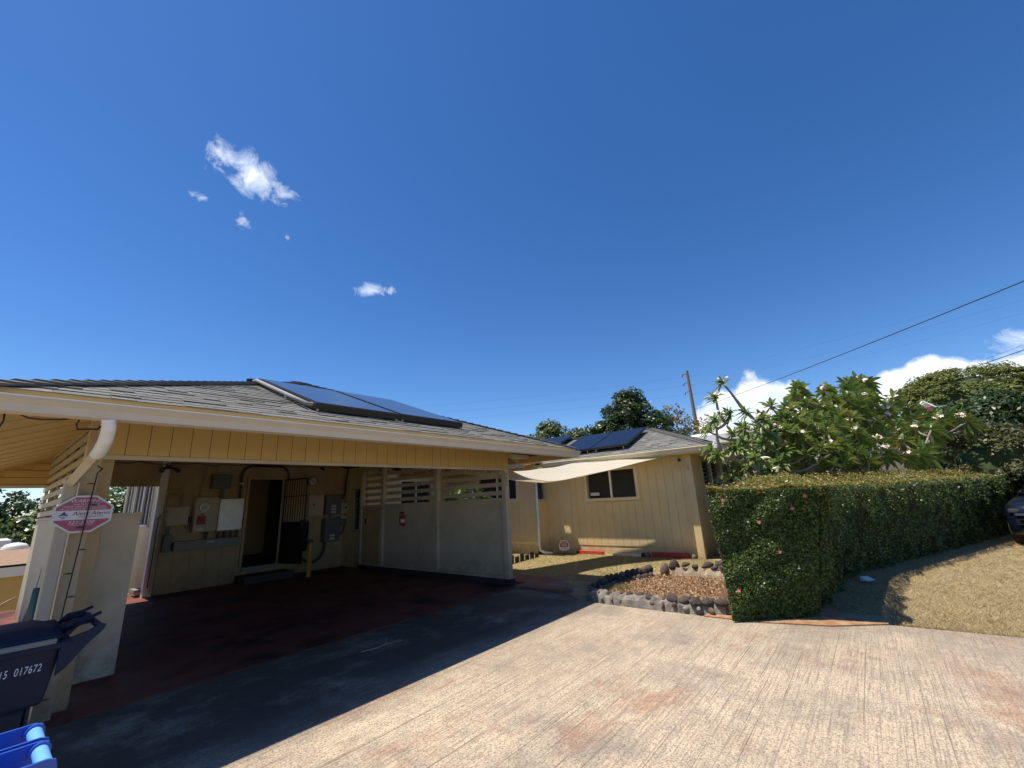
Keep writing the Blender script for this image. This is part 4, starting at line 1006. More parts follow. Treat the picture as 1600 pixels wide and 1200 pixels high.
for body, size, dx, dz, mk, sh in (('WARNING!', .041, .012, .112, 'signwhite', .25), ('THIS PROPERTY IS', .020, .008, .083, 'signwhite', 0), ('UNDER VIDEO SURVEILLANCE', .0195, .0, .0635, 'signwhite', 0),
        ('ALL ACTIVITIES BEING RECORDED', .0185, -.002, .045, 'signwhite', 0), ('Alert Alarm', .047, .052, .004, 'maroon', .2), ('SECURITY SYSTEMS AND SERVICES', .0098, .052, -.025, 'navy', 0), ('521-5000', .041, -.005, -.073, 'signwhite', .2)):
    text('lettering', body, size, (SX + dx, SY - .0022, SZ + dz), (1, 0, 0), (0, 0, 1), mk, sg, .0006, shear=sh, sx=1.08)
MB().box(SX - .075, SX + .07, SY - .0018, SY - .0008, SZ - .096, SZ - .0935).build('print', 'signwhite', sg)
lg = MB()
lx, lz = SX - .125, SZ - .006
lg.add([(lx - .012, SY - .002, lz + .012), (lx, SY - .002, lz + .032), (lx + .012, SY - .002, lz + .012), (lx + .034, SY - .002, lz - .008), (lx, SY - .002, lz - .001), (lx - .034, SY - .002, lz - .008)], [(0, 1, 2, 3, 4, 5)])
lg.box(lx - .025, lx + .025, SY - .0022, SY - .0008, lz - .017, lz - .0125).box(lx - .012, lx + .012, SY - .0022, SY - .0008, lz - .029, lz - .024)
lg.build('emblem', 'navy', sg)
# lawn sign by the wing corner
sg2 = thing('alarm_sign', (10.0, 6.75, .13), 'small red and white security sign on a stake by the white downspout', 'sign')
cx_, cy_ = 10.05, 6.62
fdir = Vector((-.72, -.69, 0)).normalized(); rdir = Vector((0, 0, 1)).cross(-fdir).normalized() * -1
rdir = fdir.cross(Vector((0, 0, 1))).normalized() * -1
c0 = Vector((cx_, cy_, .36)) + fdir * .02
oc = [(-.055, -.13), (.055, -.13), (.13, -.10), (.145, .02), (.07, .125), (-.07, .125), (-.145, .02), (-.13, -.10)]
MB().prism([c0 + rdir * x + Vector((0, 0, z)) for x, z in oc], tuple(fdir * .0), tuple(fdir * .006)).build('plate', 'signwhite', sg2)
o2 = [(.105, -.045), (.118, .02), (.06, .10), (-.06, .10), (-.118, .02), (-.105, -.045)]
MB().prism([c0 + rdir * x + Vector((0, 0, z)) for x, z in o2], tuple(fdir * .006), tuple(fdir * .0075)).build('print', 'redlabel', sg2)
for dz in (.055, .02, -.015): MB().prism([c0 + rdir * x + Vector((0, 0, z + dz)) for x, z in ((-.07, 0), (.07, 0), (.07, .012), (-.07, .012))], tuple(fdir * .0075), tuple(fdir * .0085)).build('print', 'signwhite', sg2)
text('lettering', 'Alert Alarm', .042, c0 + fdir * .008 + Vector((0, 0, -.085)), tuple(rdir if rdir.cross(Vector((0, 0, 1))).dot(fdir) > 0 else -rdir), (0, 0, 1), 'maroon', sg2)
MB().tube([(cx_, cy_, .10), (cx_, cy_, .40), (cx_ - .05, cy_ + .03, .56)], .009, 6).build('stake', 'blackmetal', sg2)

# ------------------------------------------------------------------ carts
ct = thing('refuse_cart', (.3, 4.3, 0), 'dark grey wheeled refuse cart with a stamped white number', 'cart')
# body: open box tapering downwards, side with the number faces the street (-y)
def frustum(b, x0, x1, y0, y1, z0, X0, X1, Y0, Y1, z1):
    b.add([(x0, y0, z0), (x1, y0, z0), (x1, y1, z0), (x0, y1, z0), (X0, Y0, z1), (X1, Y0, z1), (X1, Y1, z1), (X0, Y1, z1)], [(0, 3, 2, 1), (4, 5, 6, 7), (0, 1, 5, 4), (1, 2, 6, 5), (2, 3, 7, 6), (3, 0, 4, 7)])
b = MB(); frustum(b, -.16, .44, 4.06, 4.50, .56, -.20, .475, 4.0, 4.56, .88); frustum(b, -.13, .36, 4.12, 4.46, .0, -.15, .38, 4.10, 4.48, .558)
b.build('body', 'cart', ct, bevel=.02)
b = MB(); frustum(b, -.235, .505, 3.965, 4.595, .865, -.24, .51, 3.96, 4.60, .905); b.build('rim', 'cart', ct, bevel=.01)
# domed lid with stepped ridges
lv = []; nu, nv = 14, 10
for j in range(nv + 1):
    for i in range(nu + 1):
        u = i / nu; v = j / nv
        x = -.24 + .70 * u; y = 3.97 + .62 * v
        z = .915 + .030 * (1 - abs(2 * v - 1) ** 3) + .028 * sm(u * 1.6) + (.018 if .12 < v < .88 and .1 < u < .9 else 0)
        lv.append((x, y, float(z)))
lf = [(j * (nu + 1) + i, j * (nu + 1) + i + 1, (j + 1) * (nu + 1) + i + 1, (j + 1) * (nu + 1) + i) for j in range(nv) for i in range(nu)]
lid = MB().add(lv, lf).build('lid', 'cart', ct, smooth=True)
sd = lid.modifiers.new('t', 'SOLIDIFY'); sd.thickness = .018; sd.offset = -1
MB().box(-.24, .44, 3.955, 3.975, .90, .93).build('lid_edge', 'boxgrey', ct, bevel=.006)
# bracket ears and handle bar at the wheel end
for yy in (3.985, 4.555):
    MB().prism([(.46, yy, .72), (.50, yy, .75), (.58, yy, .86), (.645, yy, .925), (.655, yy, .955), (.625, yy, .965), (.58, yy, .935), (.46, yy, .905)], (0, -.012, 0), (0, .012, 0)).build('bracket', 'cart', ct)
MB().tube([(.628, 3.98, .945), (.628, 4.56, .945)], .018, 10).build('handle', 'cart', ct)
for yy in (4.10, 4.42):
    MB().tube([(.47, yy, .93), (.52, yy, .985), (.58, yy, .99), (.64, yy + .02, 1.01)], [.012, .013, .012, .009], 8).build('hinge_arm', 'cart', ct, smooth=True)
    MB().tube([(.50, yy + .05, .95), (.56, yy + .05, .97), (.615, yy + .05, .965)], [.02, .022, .014], 8).build('hinge', 'cart', ct, smooth=True)
for yy in (4.03, 4.53):
    MB().tube([(.46, yy - .025, .13), (.46, yy + .025, .13)], .13, 20).build('wheel', 'tyre', ct)
MB().tube([(.46, 4.0, .13), (.46, 4.56, .13)], .012, 8).build('axle', 'alu', ct)
MB().box(.385, .40, 4.12, 4.46, .14, .55).build('rib', 'cart', ct)
sgn = Vector((0, -1, .17)).normalized()
text('lettering', '15  017672', .056, (.318, 4.012, .775), (1, 0, 0), (0, .185, 1), 'signwhite', ct, .0005, shear=.1, align='CENTER', spacing=1.1, sx=.60)
bl = thing('recycling_cart', (.1, 2.9, 0), 'bright blue recycling cart with paired tube handles, in front of the grey cart', 'cart')
b = MB(); frustum(b, -.28, .22, 2.72, 3.10, 0, -.36, .27, 2.66, 3.16, .62); b.build('body', 'blue', bl, bevel=.02)
b = MB(); frustum(b, -.40, .30, 2.62, 3.20, .615, -.40, .30, 2.62, 3.20, .645); b.build('rim', 'blue', bl, bevel=.008)
for y0, y1 in ((2.68, 2.90), (2.93, 3.15)):
    b = MB(); frustum(b, -.38, .22, y0, y1, .648, -.36, .17, y0 + .03, y1 - .03, .765); b.build('lid', 'bluelid', bl, bevel=.015)
for yy in (2.655, 2.90, 2.945, 3.175):
    prf = [(-.40, .64), (.26, .64), (.335, .668), (.36, .70), (.352, .733), (.325, .742), (-.40, .730)]
    MB().prism([(x, yy, z) for x, z in prf], (0, -.007, 0), (0, .007, 0)).build('bracket', 'blue', bl)
for y0, y1 in ((2.662, 2.893), (2.952, 3.168)):
    MB().tube([(.325, y0, .706), (.325, y1, .706)], .027, 28, cap=False).build('handle', 'bluelid', bl, smooth=True)
    MB().tube([(.325, y1 - .018, .706), (.325, y1, .706)], .036, 14).build('collar', 'blue', bl)
for yy in (2.70, 3.12): MB().tube([(.25, yy - .02, .10), (.25, yy + .02, .10)], .10, 18).build('wheel', 'tyre', bl)

for o in list(bl.children): pass
bl.location = (bl.location.x + .03, bl.location.y + .16, -.07)
# green pipes and rod leaning on the left wall
hp = thing('plastic_pipes', (.72, 10.4, 0), 'bundle of dark green plastic pipes standing against the left wall', 'pipes')
for k in range(4): MB().tube([(.69 - .01 * (k % 2), 8.5 + .14 * k, -.05), (.705, 8.52 + .14 * k, .76)], .05, 10).build('pipe', 'hose', hp, smooth=True)
rd = thing('metal_rod', (.7, 10.2, 0), 'thin grey metal blade leaning on the left wall', 'rod')
MB().tube([(.60, 9.25, .0), (.70, 9.4, .47)], .022, 6).build('grip', 'bark', rd)
MB().tube([(.70, 9.4, .44), (.735, 9.5, .97)], [.02, .006], 6).build('blade', 'alu', rd)
# debris outside on the slope
dbp = thing('branch_pile', (.3, 12, -.8), 'pile of dry pruned branches outside the left wall', 'branches')
for k in range(16):
    p = Vector((random.uniform(.0, .7), random.uniform(12.2, 14.2), random.uniform(-.5, -.1))); d_ = Vector((random.uniform(-.5, .5), random.uniform(-.5, .5), random.uniform(-.1, .35)))
    MB().tube([p, p + d_ * .5 + Vector((0, 0, .05)), p + d_], [.03, .022, .008], 6).build('branch', 'wood' if k % 2 else 'bark', dbp)

# ------------------------------------------------------------------ planter and stones
import bmesh
STV = {}; M['lavaang'] = M['lava']
def stone_mesh(mk, var):
    k = (mk, var)
    if k in STV: return STV[k]
    bm = bmesh.new(); bmesh.ops.create_icosphere(bm, subdivisions=2, radius=.5)
    r_ = np.random.default_rng(var * 7 + 3); ph = r_.uniform(0, 6, 6)
    for v in bm.verts:
        c = v.co
        s_ = 1 + .10 * math.sin(3 * c.x * 2 + ph[0]) + .09 * math.sin(4 * c.y * 2 + ph[1]) + .08 * math.sin(5 * c.z * 2 + ph[2]) + r_.uniform(-.03, .03)
        v.co = c * s_ if mk not in ('rustrock', 'lavaang') else Vector((c.x * (1 - .8 * max(0, c.z)), c.y * (1 - .9 * max(0, c.z)), c.z)) * (s_ + r_.uniform(-.05, .07))
    me = bpy.data.meshes.new('stone'); bm.to_mesh(me); bm.free(); me.materials.append(M[mk])
    me.polygons.foreach_set('use_smooth', [mk not in ('rustrock', 'lavaang')] * len(me.polygons)); STV[k] = me; return me
def stone(parent, c, d, mk='lava', name='stone'):
    o = bpy.data.objects.new(name, stone_mesh(mk, random.randrange(5))); COL.objects.link(o); o.parent = parent
    e = Matrix.Rotation(random.uniform(0, 6.28), 4, 'Z') @ Matrix.Rotation(random.uniform(-.3, .3), 4, 'X')
    o.matrix_basis = Matrix.Translation(Vector(c) - wloc(parent)) @ e @ Matrix.Diagonal((d[0], d[1], d[2], 1))
    return o
pl = thing('stone_planter', (7.3, 2.9, 0), 'low planter edged with round dark lava stones beside the driveway', 'planter')
# mortared front wall along the driveway, uneven
def rough_wall(pts, h0, h1, th, name, mk, seg=10):
    b = MB(); P = []
    for i in range(len(pts) - 1):
        for k in range(seg): P.append(Vector((*pts[i], 0)).lerp(Vector((*pts[i + 1], 0)), k / seg))
    P.append(Vector((*pts[-1], 0)))
    n = len(P); vs = []
    for i, p in enumerate(P):
        d_ = (P[min(i + 1, n - 1)] - P[max(i - 1, 0)]).normalized(); s_ = Vector((-d_.y, d_.x, 0))
        h = h0 + (h1 - h0) * i / (n - 1) + random.uniform(-.022, .022)
        j = random.uniform(-.018, .018)
        vs += [p - s_ * (th / 2 + .02 + j) + Vector((0, 0, -.03)), p - s_ * (th / 2 + j) + Vector((0, 0, h * .6)), p - s_ * (th / 2 - .03) + Vector((0, 0, h)), p + s_ * (th / 2 - .03) + Vector((0, 0, h)), p + s_ * (th / 2) + Vector((0, 0, -.03))]
    fs = []
    for i in range(n - 1):
        for k in range(4): fs.append((5 * i + k, 5 * i + 5 + k, 5 * i + 6 + k, 5 * i + 1 + k))
    fs += [(0, 1, 2, 3, 4), tuple(5 * (n - 1) + k for k in (4, 3, 2, 1, 0))]
    b.add(vs, fs); return b.build(name, mk, pl)
fwall = rough_wall([(6.50, 3.86), (6.44, 3.2), (6.46, 2.5), (6.52, 1.82)], .15, .125, .17, 'front_wall', 'mortar')
bwall = rough_wall([(8.66, 3.28), (8.60, 2.7), (8.55, 2.0), (8.5, 1.5)], .20, .22, .10, 'back_wall', 'edging')
lwall = rough_wall([(6.62, 3.92), (7.2, 3.98), (7.9, 3.88), (8.35, 3.66)], .10, .13, .13, 'side_wall', 'mortar')
soilp = [(6.5, 1.6), (6.48, 3.86), (7.2, 3.95), (8.4, 3.7), (8.62, 3.3), (8.55, 1.5)]
MB().prism([(x, y, 0) for x, y in soilp], (0, 0, -.05), (0, 0, .075)).build('soil', 'litter', pl)
for k in range(13):
    t_ = k / 12; y = 3.80 - 1.94 * t_
    s_ = random.uniform(.085, .125) if k < 8 else random.uniform(.13, .19)
    stone(pl, (6.46 + random.uniform(-.03, .03), y, .14 + random.uniform(-.015, .01)), (s_ * 1.0, s_ * 1.2, s_ * .62), 'lavabrown' if k in (1, 3, 7) else 'lavaang' if k in (2, 5, 6, 10) else 'lava')
for k in range(12):                                             # stones bedded in the face
    y = 3.74 - k * .16; s_ = random.uniform(.06, .11)
    stone(pl, (6.385 + random.uniform(-.01, .01), y, .06 + random.uniform(-.02, .02)), (s_ * .6, s_ * 1.3, s_ * .8), random.choice(('mortar', 'lavabrown', 'mortar')))
for k in range(14):
    t_ = k / 13; p = Vector((6.62, 3.93, 0)).lerp(Vector((7.55, 3.96, 0)), min(1, t_ * 2)) if t_ < .5 else Vector((7.55, 3.96, 0)).lerp(Vector((8.35, 3.62, 0)), t_ * 2 - 1)
    s_ = .10 + .07 * t_ + random.uniform(-.02, .02)
    stone(pl, (p.x, p.y, .13 + .05 * t_), (s_ * .85, s_, s_ * .95), ('lavabrown', 'lava', 'lavaang', 'lava')[k % 4])
for k in range(6): stone(pl, (7.5 + k * .15, 3.80 - k * .05, .10), (.13, .11, .10), 'lava')
stone(pl, (8.50, 3.38, .15), (.20, .20, .26), 'lavabrown'); stone(pl, (8.68, 3.25, .22), (.15, .22, .19))
for k in range(9):
    t_ = k / 8; s_ = random.uniform(.11, .21)
    stone(pl, (8.64 - .12 * t_, 3.02 - 1.4 * t_, .25 + random.uniform(-.02, .02)), (s_ * .8, s_ * 1.15, s_ * .58), random.choice(('lava', 'lavaang')))
for k in range(6): stone(pl, (9.2 + random.uniform(-.1, .25), 2.75 - k * .17, .20), (.17, .2, .11))
stone(pl, (6.62, 1.78, .10), (.36, .40, .34), 'rustrock'); stone(pl, (6.46, 1.62, .04), (.20, .40, .15), 'rustrock')
# litter of dry leaves
n = 2200; C = np.stack([rng.uniform(6.6, 8.5, n), rng.uniform(1.6, 3.8, n), rng.uniform(.08, .11, n)], 1)
Vv, Ff = leaves(C, .055, .024, upb=.9)
o = fast_mesh('leaf_litter', Vv, Ff, 'f_litter', pl, rnd=rng.uniform(0, 1, n), kind='stuff')
n = 1500; x = np.concatenate([rng.normal(7.0, .10, n // 2), rng.uniform(6.6, 8.4, n - n // 2)]); y = np.concatenate([rng.normal(3.6, .08, n // 2), rng.uniform(1.8, 3.8, n - n // 2)])
blades_args = (x, y)
# boards and stones at the foot of the wing wall
bd = [(10.31, 10.37, 3.50, 4.36, .08, .235, 'redwood', 'long red painted board at the wing wall nearer the hedge'), (10.30, 10.36, 5.62, 6.42, .08, .21, 'redwood', 'red painted board at the wing wall nearer the downspout'),
      (10.31, 10.36, 4.60, 5.38, .07, .17, 'label', 'pale bare plank at the foot of the wing wall between the red boards')]
for x0, x1, y0, y1, z0, z1, mk, lb in bd:
    o = MB().box(x0, x1, y0, y1, z0, z1).build('board', mk, bevel=.006); o.name = 'plank'; tag(o, lb, 'plank', 'planks along the wing wall')
for k, (x, y) in enumerate(((10.28, 4.55), (10.27, 4.44), (10.33, 3.40))):
    t_ = thing('loose_stone', (x, y, .1), ('dark stone beside the left end of the long red board', 'dark rounded stone touching the left end of the long red board', 'dark stone at the right end of the long red board')[k], 'stone', 'loose stones by the red boards')
    stone(t_, (x, y, .155), (.12, .13, .14), 'lavabrown' if k else 'lava', 'rock')
# black plastic lawn edging
ed = thing('lawn_edging', (8.6, 7.1, .1), 'low black scalloped edging beside the path behind the carport post', 'edging')
for k in range(7):
    p = Vector((8.35 + k * .18, 7.25 - k * .02, .12)); MB().box(p.x, p.x + .15, p.y - .02, p.y + .02, .06, .22 + (.05 if k % 2 else 0)).build('panel', 'curb', ed, bevel=.02)
# litter and twig
tw = thing('twig', (3.4, 4.8, 0), 'pale forked twig lying on the shaded driveway', 'twig')
MB().tube([(3.05, 4.86, .014), (3.2, 4.80, .016), (3.36, 4.82, .02), (3.44, 4.95, .016), (3.50, 5.02, .014)], .006, 5).tube([(3.36, 4.82, .02), (3.55, 4.78, .014)], .004, 5).build('stick', 'wood', tw)

# ------------------------------------------------------------------ hedge
HO = Vector((6.66, .62, 0))
A_T = np.arange(-1.5, 28, .05); TH = R_(-3) + R_(-18.5) * sm((A_T - 2.3) / 1.6)
PX = np.concatenate([[0], np.cumsum(np.cos(TH[:-1]) * .05)]); PY = np.concatenate([[0], np.cumsum(np.sin(TH[:-1]) * .05)])
i0_ = int(np.argmin(abs(A_T))); PX = PX - PX[i0_] + HO.x; PY = PY - PY[i0_] + HO.y
def hvec(a, bk, z):
    a = np.asarray(a, float); x = np.interp(a, A_T, PX); y = np.interp(a, A_T, PY); th = np.interp(a, A_T, TH)
    return np.stack([x - np.sin(th) * bk, y + np.cos(th) * bk, np.asarray(z, float) + 0 * x], -1)
def hnorm(a):
    th = np.interp(a, A_T, TH); return np.stack([-np.sin(th), np.cos(th), 0 * th], -1)
HD = Vector((math.cos(TH[i0_]), math.sin(TH[i0_]), 0)); HB = Vector((-math.sin(TH[i0_]), math.cos(TH[i0_]), 0))
HL, HT = 25.0, 1.15
hg = thing('hedge', tuple(HO + HD * 5 + HB * .7), 'clipped dark green boxy hedge with a few pink flowers', 'hedge')
def hpt(a, bk, z): return Vector([float(v) for v in hvec(a, bk, z)])
def front_off(z): return .10 - .22 * (z / 1.55) if z > .25 else .10 + (.25 - z) * .5
def rise(a, bk): return .235 * sm(bk / .8) * (.02 + .98 * sm((a + .2) / 2.6))
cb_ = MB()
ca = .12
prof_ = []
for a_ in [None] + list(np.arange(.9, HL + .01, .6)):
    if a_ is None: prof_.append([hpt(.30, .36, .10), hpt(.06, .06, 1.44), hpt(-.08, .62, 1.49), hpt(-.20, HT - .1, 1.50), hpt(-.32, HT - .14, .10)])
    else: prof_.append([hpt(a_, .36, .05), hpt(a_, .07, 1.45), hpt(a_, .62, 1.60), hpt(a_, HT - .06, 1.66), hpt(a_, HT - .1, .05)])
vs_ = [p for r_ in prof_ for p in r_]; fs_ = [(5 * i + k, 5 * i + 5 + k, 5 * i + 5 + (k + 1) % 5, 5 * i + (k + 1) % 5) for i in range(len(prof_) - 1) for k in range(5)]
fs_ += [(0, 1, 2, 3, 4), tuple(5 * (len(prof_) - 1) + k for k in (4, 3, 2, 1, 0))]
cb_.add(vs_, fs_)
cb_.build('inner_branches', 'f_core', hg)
def np3(v): return np.array(v)
parts_C = []; parts_L = []; parts_N = []; top_C = []; top_L = []
ho, hdv, hbv = np3(HO), np3(HD), np3(HB)
def gap(a, z): return .035 * np.sin(a * 5.1 + z * 3) + .03 * np.sin(z * 7 + a * 2.3) + .028 * np.sin(a * 11.3 + 1.7 * np.sin(z * 5)) + .02 * np.sin(z * 15 + a * 9)
# front (shaded) face
n = 46000; a = HL * rng.uniform(0, 1, n) ** 2.0; z = rng.uniform(.0, 1.57, n); a = a + .30 * (1 - z / 1.55) * np.clip(1 - a, 0, 1); fo = .27 - .37 * (z / 1.55) + gap(a, z)
bk = fo + rng.exponential(.035, n) - .03
parts_C.append(hvec(a, bk, z)); parts_L.append(.040 * (1 + .05 * a)); parts_N.append(-hnorm(a) * .9)
# end face (towards the drive)
n = 26000; z = rng.uniform(.02, 1.64, n); tz = z / 1.55; b0 = .26 * (1 - tz) - .09 * tz; b1 = 1.02 * (1 - tz) + 1.15 * tz; bk = b0 + (b1 - b0) * rng.uniform(0, 1, n); z = np.minimum(z, 1.55 + rise(0, bk)); tz = z / 1.55; so2 = .385 * (1 - tz) - .07 * tz - (.88 * (1 - tz) + .26 * tz) * bk + .8 * gap(bk, z) + .05 * np.clip(.22 - z, 0, 1)
a = so2 + rng.exponential(.035, n) - .03
parts_C.append(hvec(a, bk, z)); parts_L.append(np.full(n, .039)); parts_N.append(np.tile(-hdv * .9, (n, 1)))
# back face and top
n = 5000; a = rng.uniform(0, HL, n); z = rng.uniform(.8, 1.8, n); bk = HT + rng.uniform(-.04, .04, n)
parts_C.append(hvec(a, bk, z)); parts_L.append(np.full(n, .07)); parts_N.append(np.tile(hbv * .9, (n, 1)))
n = 30000; bk = rng.uniform(-.10, HT, n); a = HL * rng.uniform(0, 1, n) ** 1.9; a = a - (.06 + .27 * bk) * np.clip(1 - a / 2, 0, 1); z = 1.545 + rise(a, bk) + rng.normal(0, .022, n) + .6 * gap(a, bk)
top_C = hvec(a, bk, z)
C = np.concatenate(parts_C); Lh = np.concatenate(parts_L); Nn = np.concatenate(parts_N)
Vv, Ff = leaves(C, Lh, Lh * .62, outdir=Nn, upb=.45, jit=.85)
fast_mesh('foliage', Vv, Ff, 'f_hedge', hg, rnd=rng.beta(1.4, 2.2, len(C)), kind='stuff')
Vv, Ff = leaves(top_C, .042, .026, upb=1.0, jit=.6)
fast_mesh('foliage', Vv, Ff, 'f_hedgetop', hg, rnd=rng.beta(1.6, 1.6, len(top_C)), kind='stuff')
def flower(c, nrm, r, mk, parent, name='flower'):
    nrm = Vector(nrm).normalized(); a_ = nrm.orthogonal().normalized(); b_ = nrm.cross(a_); c = Vector(c); b = MB(); ph = random.uniform(0, 2)
    for k in range(5):
        th = ph + k * 2 * math.pi / 5; d_ = a_ * math.cos(th) + b_ * math.sin(th); s_ = nrm.cross(d_)
        b.add([c, c + d_ * r * .55 + s_ * r * .32 + nrm * r * .15, c + d_ * r + nrm * r * .05, c + d_ * r * .55 - s_ * r * .32 + nrm * r * .15], [(0, 1, 2, 3)])
    return b.build(name, mk, parent)
def end_a(z, bk): return .385 * (1 - z / 1.55) - .07 * z / 1.55 - (.88 * (1 - z / 1.55) + .26 * z / 1.55) * bk + .8 * float(gap(bk, z)) - .035
for (a, bk, z, side) in ((.0, .95, 1.45, 0), (0, .06, 1.46, 0), (0, .22, 1.32, 0), (0, .60, 1.16, 0), (0, .45, .80, 0), (0, .92, .36, 0), (.25, -.12, 1.30, 1), (1.1, -.13, 1.46, 1), (2.6, -.13, 1.42, 1), (.05, 1.0, 1.64, 2), (.0, .85, 1.63, 2), (1.0, .0, 1.6, 2)):
    c = hpt(end_a(z, bk) if side == 0 else a, bk if side != 1 else .27 - .37 * z / 1.55 + float(gap(a, z)) - .04, z); flower(c, (-HD if side == 0 else -HB if side == 1 else Vector((-.3, -.3, 1))), .026, 'petalpink', hg)

pt = thing('paper_scrap', (9.9, -.08, 0), 'crumpled white paper scrap in the hedge shade on the lawn', 'litter')
py_ = float(np.interp(9.6, PX, PY)) - .05
MB().add([(9.42, py_, .03), (9.65, py_ - .10, .02), (9.82, py_, .05), (9.65, py_ + .10, .06), (9.5, py_ + .10, .02)], [(0, 1, 3, 4), (1, 2, 3)]).build('sheet', 'paper', pt)
# ------------------------------------------------------------------ grass blades
def blades(name, x, y, h, w, mk, label):
    n = len(x); z = terrain(x, y); th = rng.uniform(0, 2 * math.pi, n); ln = rng.uniform(.4, 1.3, n) * h
    base = np.stack([x, y, z - .004], 1); s_ = np.stack([np.cos(th), np.sin(th), 0 * th], 1) * w * .5
    th2 = rng.uniform(0, 2 * math.pi, n); lean = np.stack([np.cos(th2), np.sin(th2), 0 * th], 1) * (ln * rng.uniform(.4, 1.6, n))[:, None]
    tip = base + lean + np.stack([0 * ln, 0 * ln, ln * .6], 1)
    V = np.stack([base - s_, base + s_, tip], 1).reshape(-1, 3); F = np.arange(3 * n).reshape(n, 3)
    o = fast_mesh(name, V, F, mk, rnd=rng.beta(1.6, 1.6, n)); return tag(o, label, kind='stuff')
n = 210000; x = 6.95 + 11 * rng.uniform(0, 1, n) ** 1.5; y = rng.uniform(-6, .9, n)
edge = 6.93 + .03 * np.sin(y * 9) - .03 * y * (y < -.8)
k = (x > edge) & (y < np.interp(x, PX, PY) + .25) & ((x > 7.35) | (y < .16))
blades('dry_grass', x[k], y[k], .062, .008, 'f_grass', 'short dry straw coloured grass beside the driveway')
n = 60000; x = rng.uniform(6.9, 10.3, n); y = rng.uniform(2.2, 9, n)
k = ~((x < 7.66) & (y > 4.3)) & ~((x < 8.75) & (y < 3.98)) & (x < 10.3 + .0 * y) & ~((y > 7.2) & (x > 9.8))
blades('courtyard_grass', x[k], y[k], .045, .010, 'f_green', 'patchy yellow green grass between the carport and the wing')

x, y = blades_args; n = len(x); th = rng.uniform(0, 6.28, n); bb = np.stack([x, y, np.full(n, .07)], 1); ss = np.stack([np.cos(th), np.sin(th), 0 * th], 1) * .004
tt = bb + np.stack([rng.normal(0, .03, n), rng.normal(0, .03, n), rng.uniform(.03, .09, n)], 1)
fast_mesh('weeds', np.stack([bb - ss, bb + ss, tt], 1).reshape(-1, 3), np.arange(3 * n).reshape(n, 3), 'f_green', pl, rnd=rng.uniform(0, .7, n), kind='stuff')
# ------------------------------------------------------------------ plumeria
TIPS = [(9.0, 1.88, 3.62), (9.0, 2.07, 3.35), (9.0, 1.87, 2.98), (8.8, 2.09, 2.9), (9.2, 1.63, 3.0), (9.4, 1.42, 2.8), (8.75, 2.14, 2.22), (8.9, 2.28, 2.34), (8.8, 1.83, 2.31), (8.8, 1.55, 2.11), (8.9, 1.37, 1.86), (10.4, 0.81, 3.55), (9.8, 1.26, 3.14), (9.2, 1.28, 2.82), (9.6, 0.98, 3.0), (10.0, 0.69, 3.13), (10.2, 0.35, 3.36), (9.6, 0.27, 3.06), (10.0, -0.16, 3.4), (9.6, 0.03, 3.08), (9.0, 0.58, 2.69), (8.8, 1.02, 2.5), (8.75, 0.8, 2.3), (8.8, 0.43, 2.48), (9.2, 0.23, 2.71), (9.4, -0.05, 2.8), (9.2, -0.21, 2.53), (8.9, 0.12, 2.33), (8.75, 0.45, 2.16), (8.7, 0.8, 2.06), (8.8, 1.01, 2.16), (8.8, 0.1, 2.05), (8.9, -0.18, 2.2), (9.8, -0.44, 2.79), (9.5, -0.49, 2.47), (9.9, -0.73, 2.75), (9.8, -0.89, 2.6), (9.2, -0.49, 2.18), (9.2, -0.69, 2.06), (9.0, -0.27, 1.95), (9.3, -0.5, 1.95), (9.6, -1.13, 2.54), (9.5, -1.24, 2.46), (9.4, -0.75, 1.95), (9.6, -0.91, 2.26), (8.9, 1.22, 2.0), (8.8, 0.62, 1.95), (8.9, 0.3, 1.92), (9.1, -0.01, 1.9), (10.4, -0.23, 3.27), (10.6, 0.53, 3.12), (10.4, -0.33, 2.46), (10.6, 0.2, 2.68), (10.5, 1.01, 2.85), (10.8, -0.13, 2.84), (10.6, -0.79, 2.47),
        (9.3, .75, 2.1), (9.5, .4, 2.3), (9.6, 1.5, 2.4), (9.9, 1.0, 2.5), (9.4, 1.8, 2.5), (9.8, 0, 2.3), (10.0, .5, 2.8), (10.2, -.6, 3.0), (9.3, 1.0, 2.6), (9.9, -.2, 3.1), (10.3, .1, 3.15), (9.2, .9, 2.9), (9.6, .65, 3.2), (10.3, -.05, 3.45), (9.95, -.05, 3.2)]
def behind(t):
    t = Vector(t); k = 1.0
    while k < 1.9:
        q = EYE + (t - EYE) * k; bk_ = q.y - float(np.interp(q.x, PX, PY))
        if bk_ > max(.8, .62 + .47 * (q.z - 1.6)): break
        k += .02
    return EYE + (t - EYE) * k
TIPS = [tuple(behind(t)) for t in TIPS]
TIPS += [(x + random.uniform(-.28, .5), y + random.uniform(-.32, .32), z - random.uniform(.05, .45)) for x, y, z in TIPS[2:] * 2 if z > 2.3 and y < 1.7]
for k in range(72):
    q = hpt(random.uniform(2.7, 7.2), random.uniform(.9, 2.4), random.uniform(1.95, 3.0)); TIPS.append(tuple(q))
pm = thing('plumeria_tree', (10.6, 1.2, 0), 'spreading plumeria tree with white blossoms rising behind the hedge', 'tree')
nodes = []          # (pos, thickness)
limbs = MB()
bases = [hpt(3.0, 1.5, 0), hpt(4.2, 1.55, 0), hpt(6.4, 1.4, 0)]
forks = [hpt(2.4, 1.3, 1.5), hpt(3.0, .95, 1.55), hpt(3.9, 1.2, 1.6), hpt(4.9, 1.1, 1.6), hpt(6.3, .9, 1.7), hpt(3.6, 2.0, 1.9)]
fb = [0, 0, 1, 1, 2, 1]
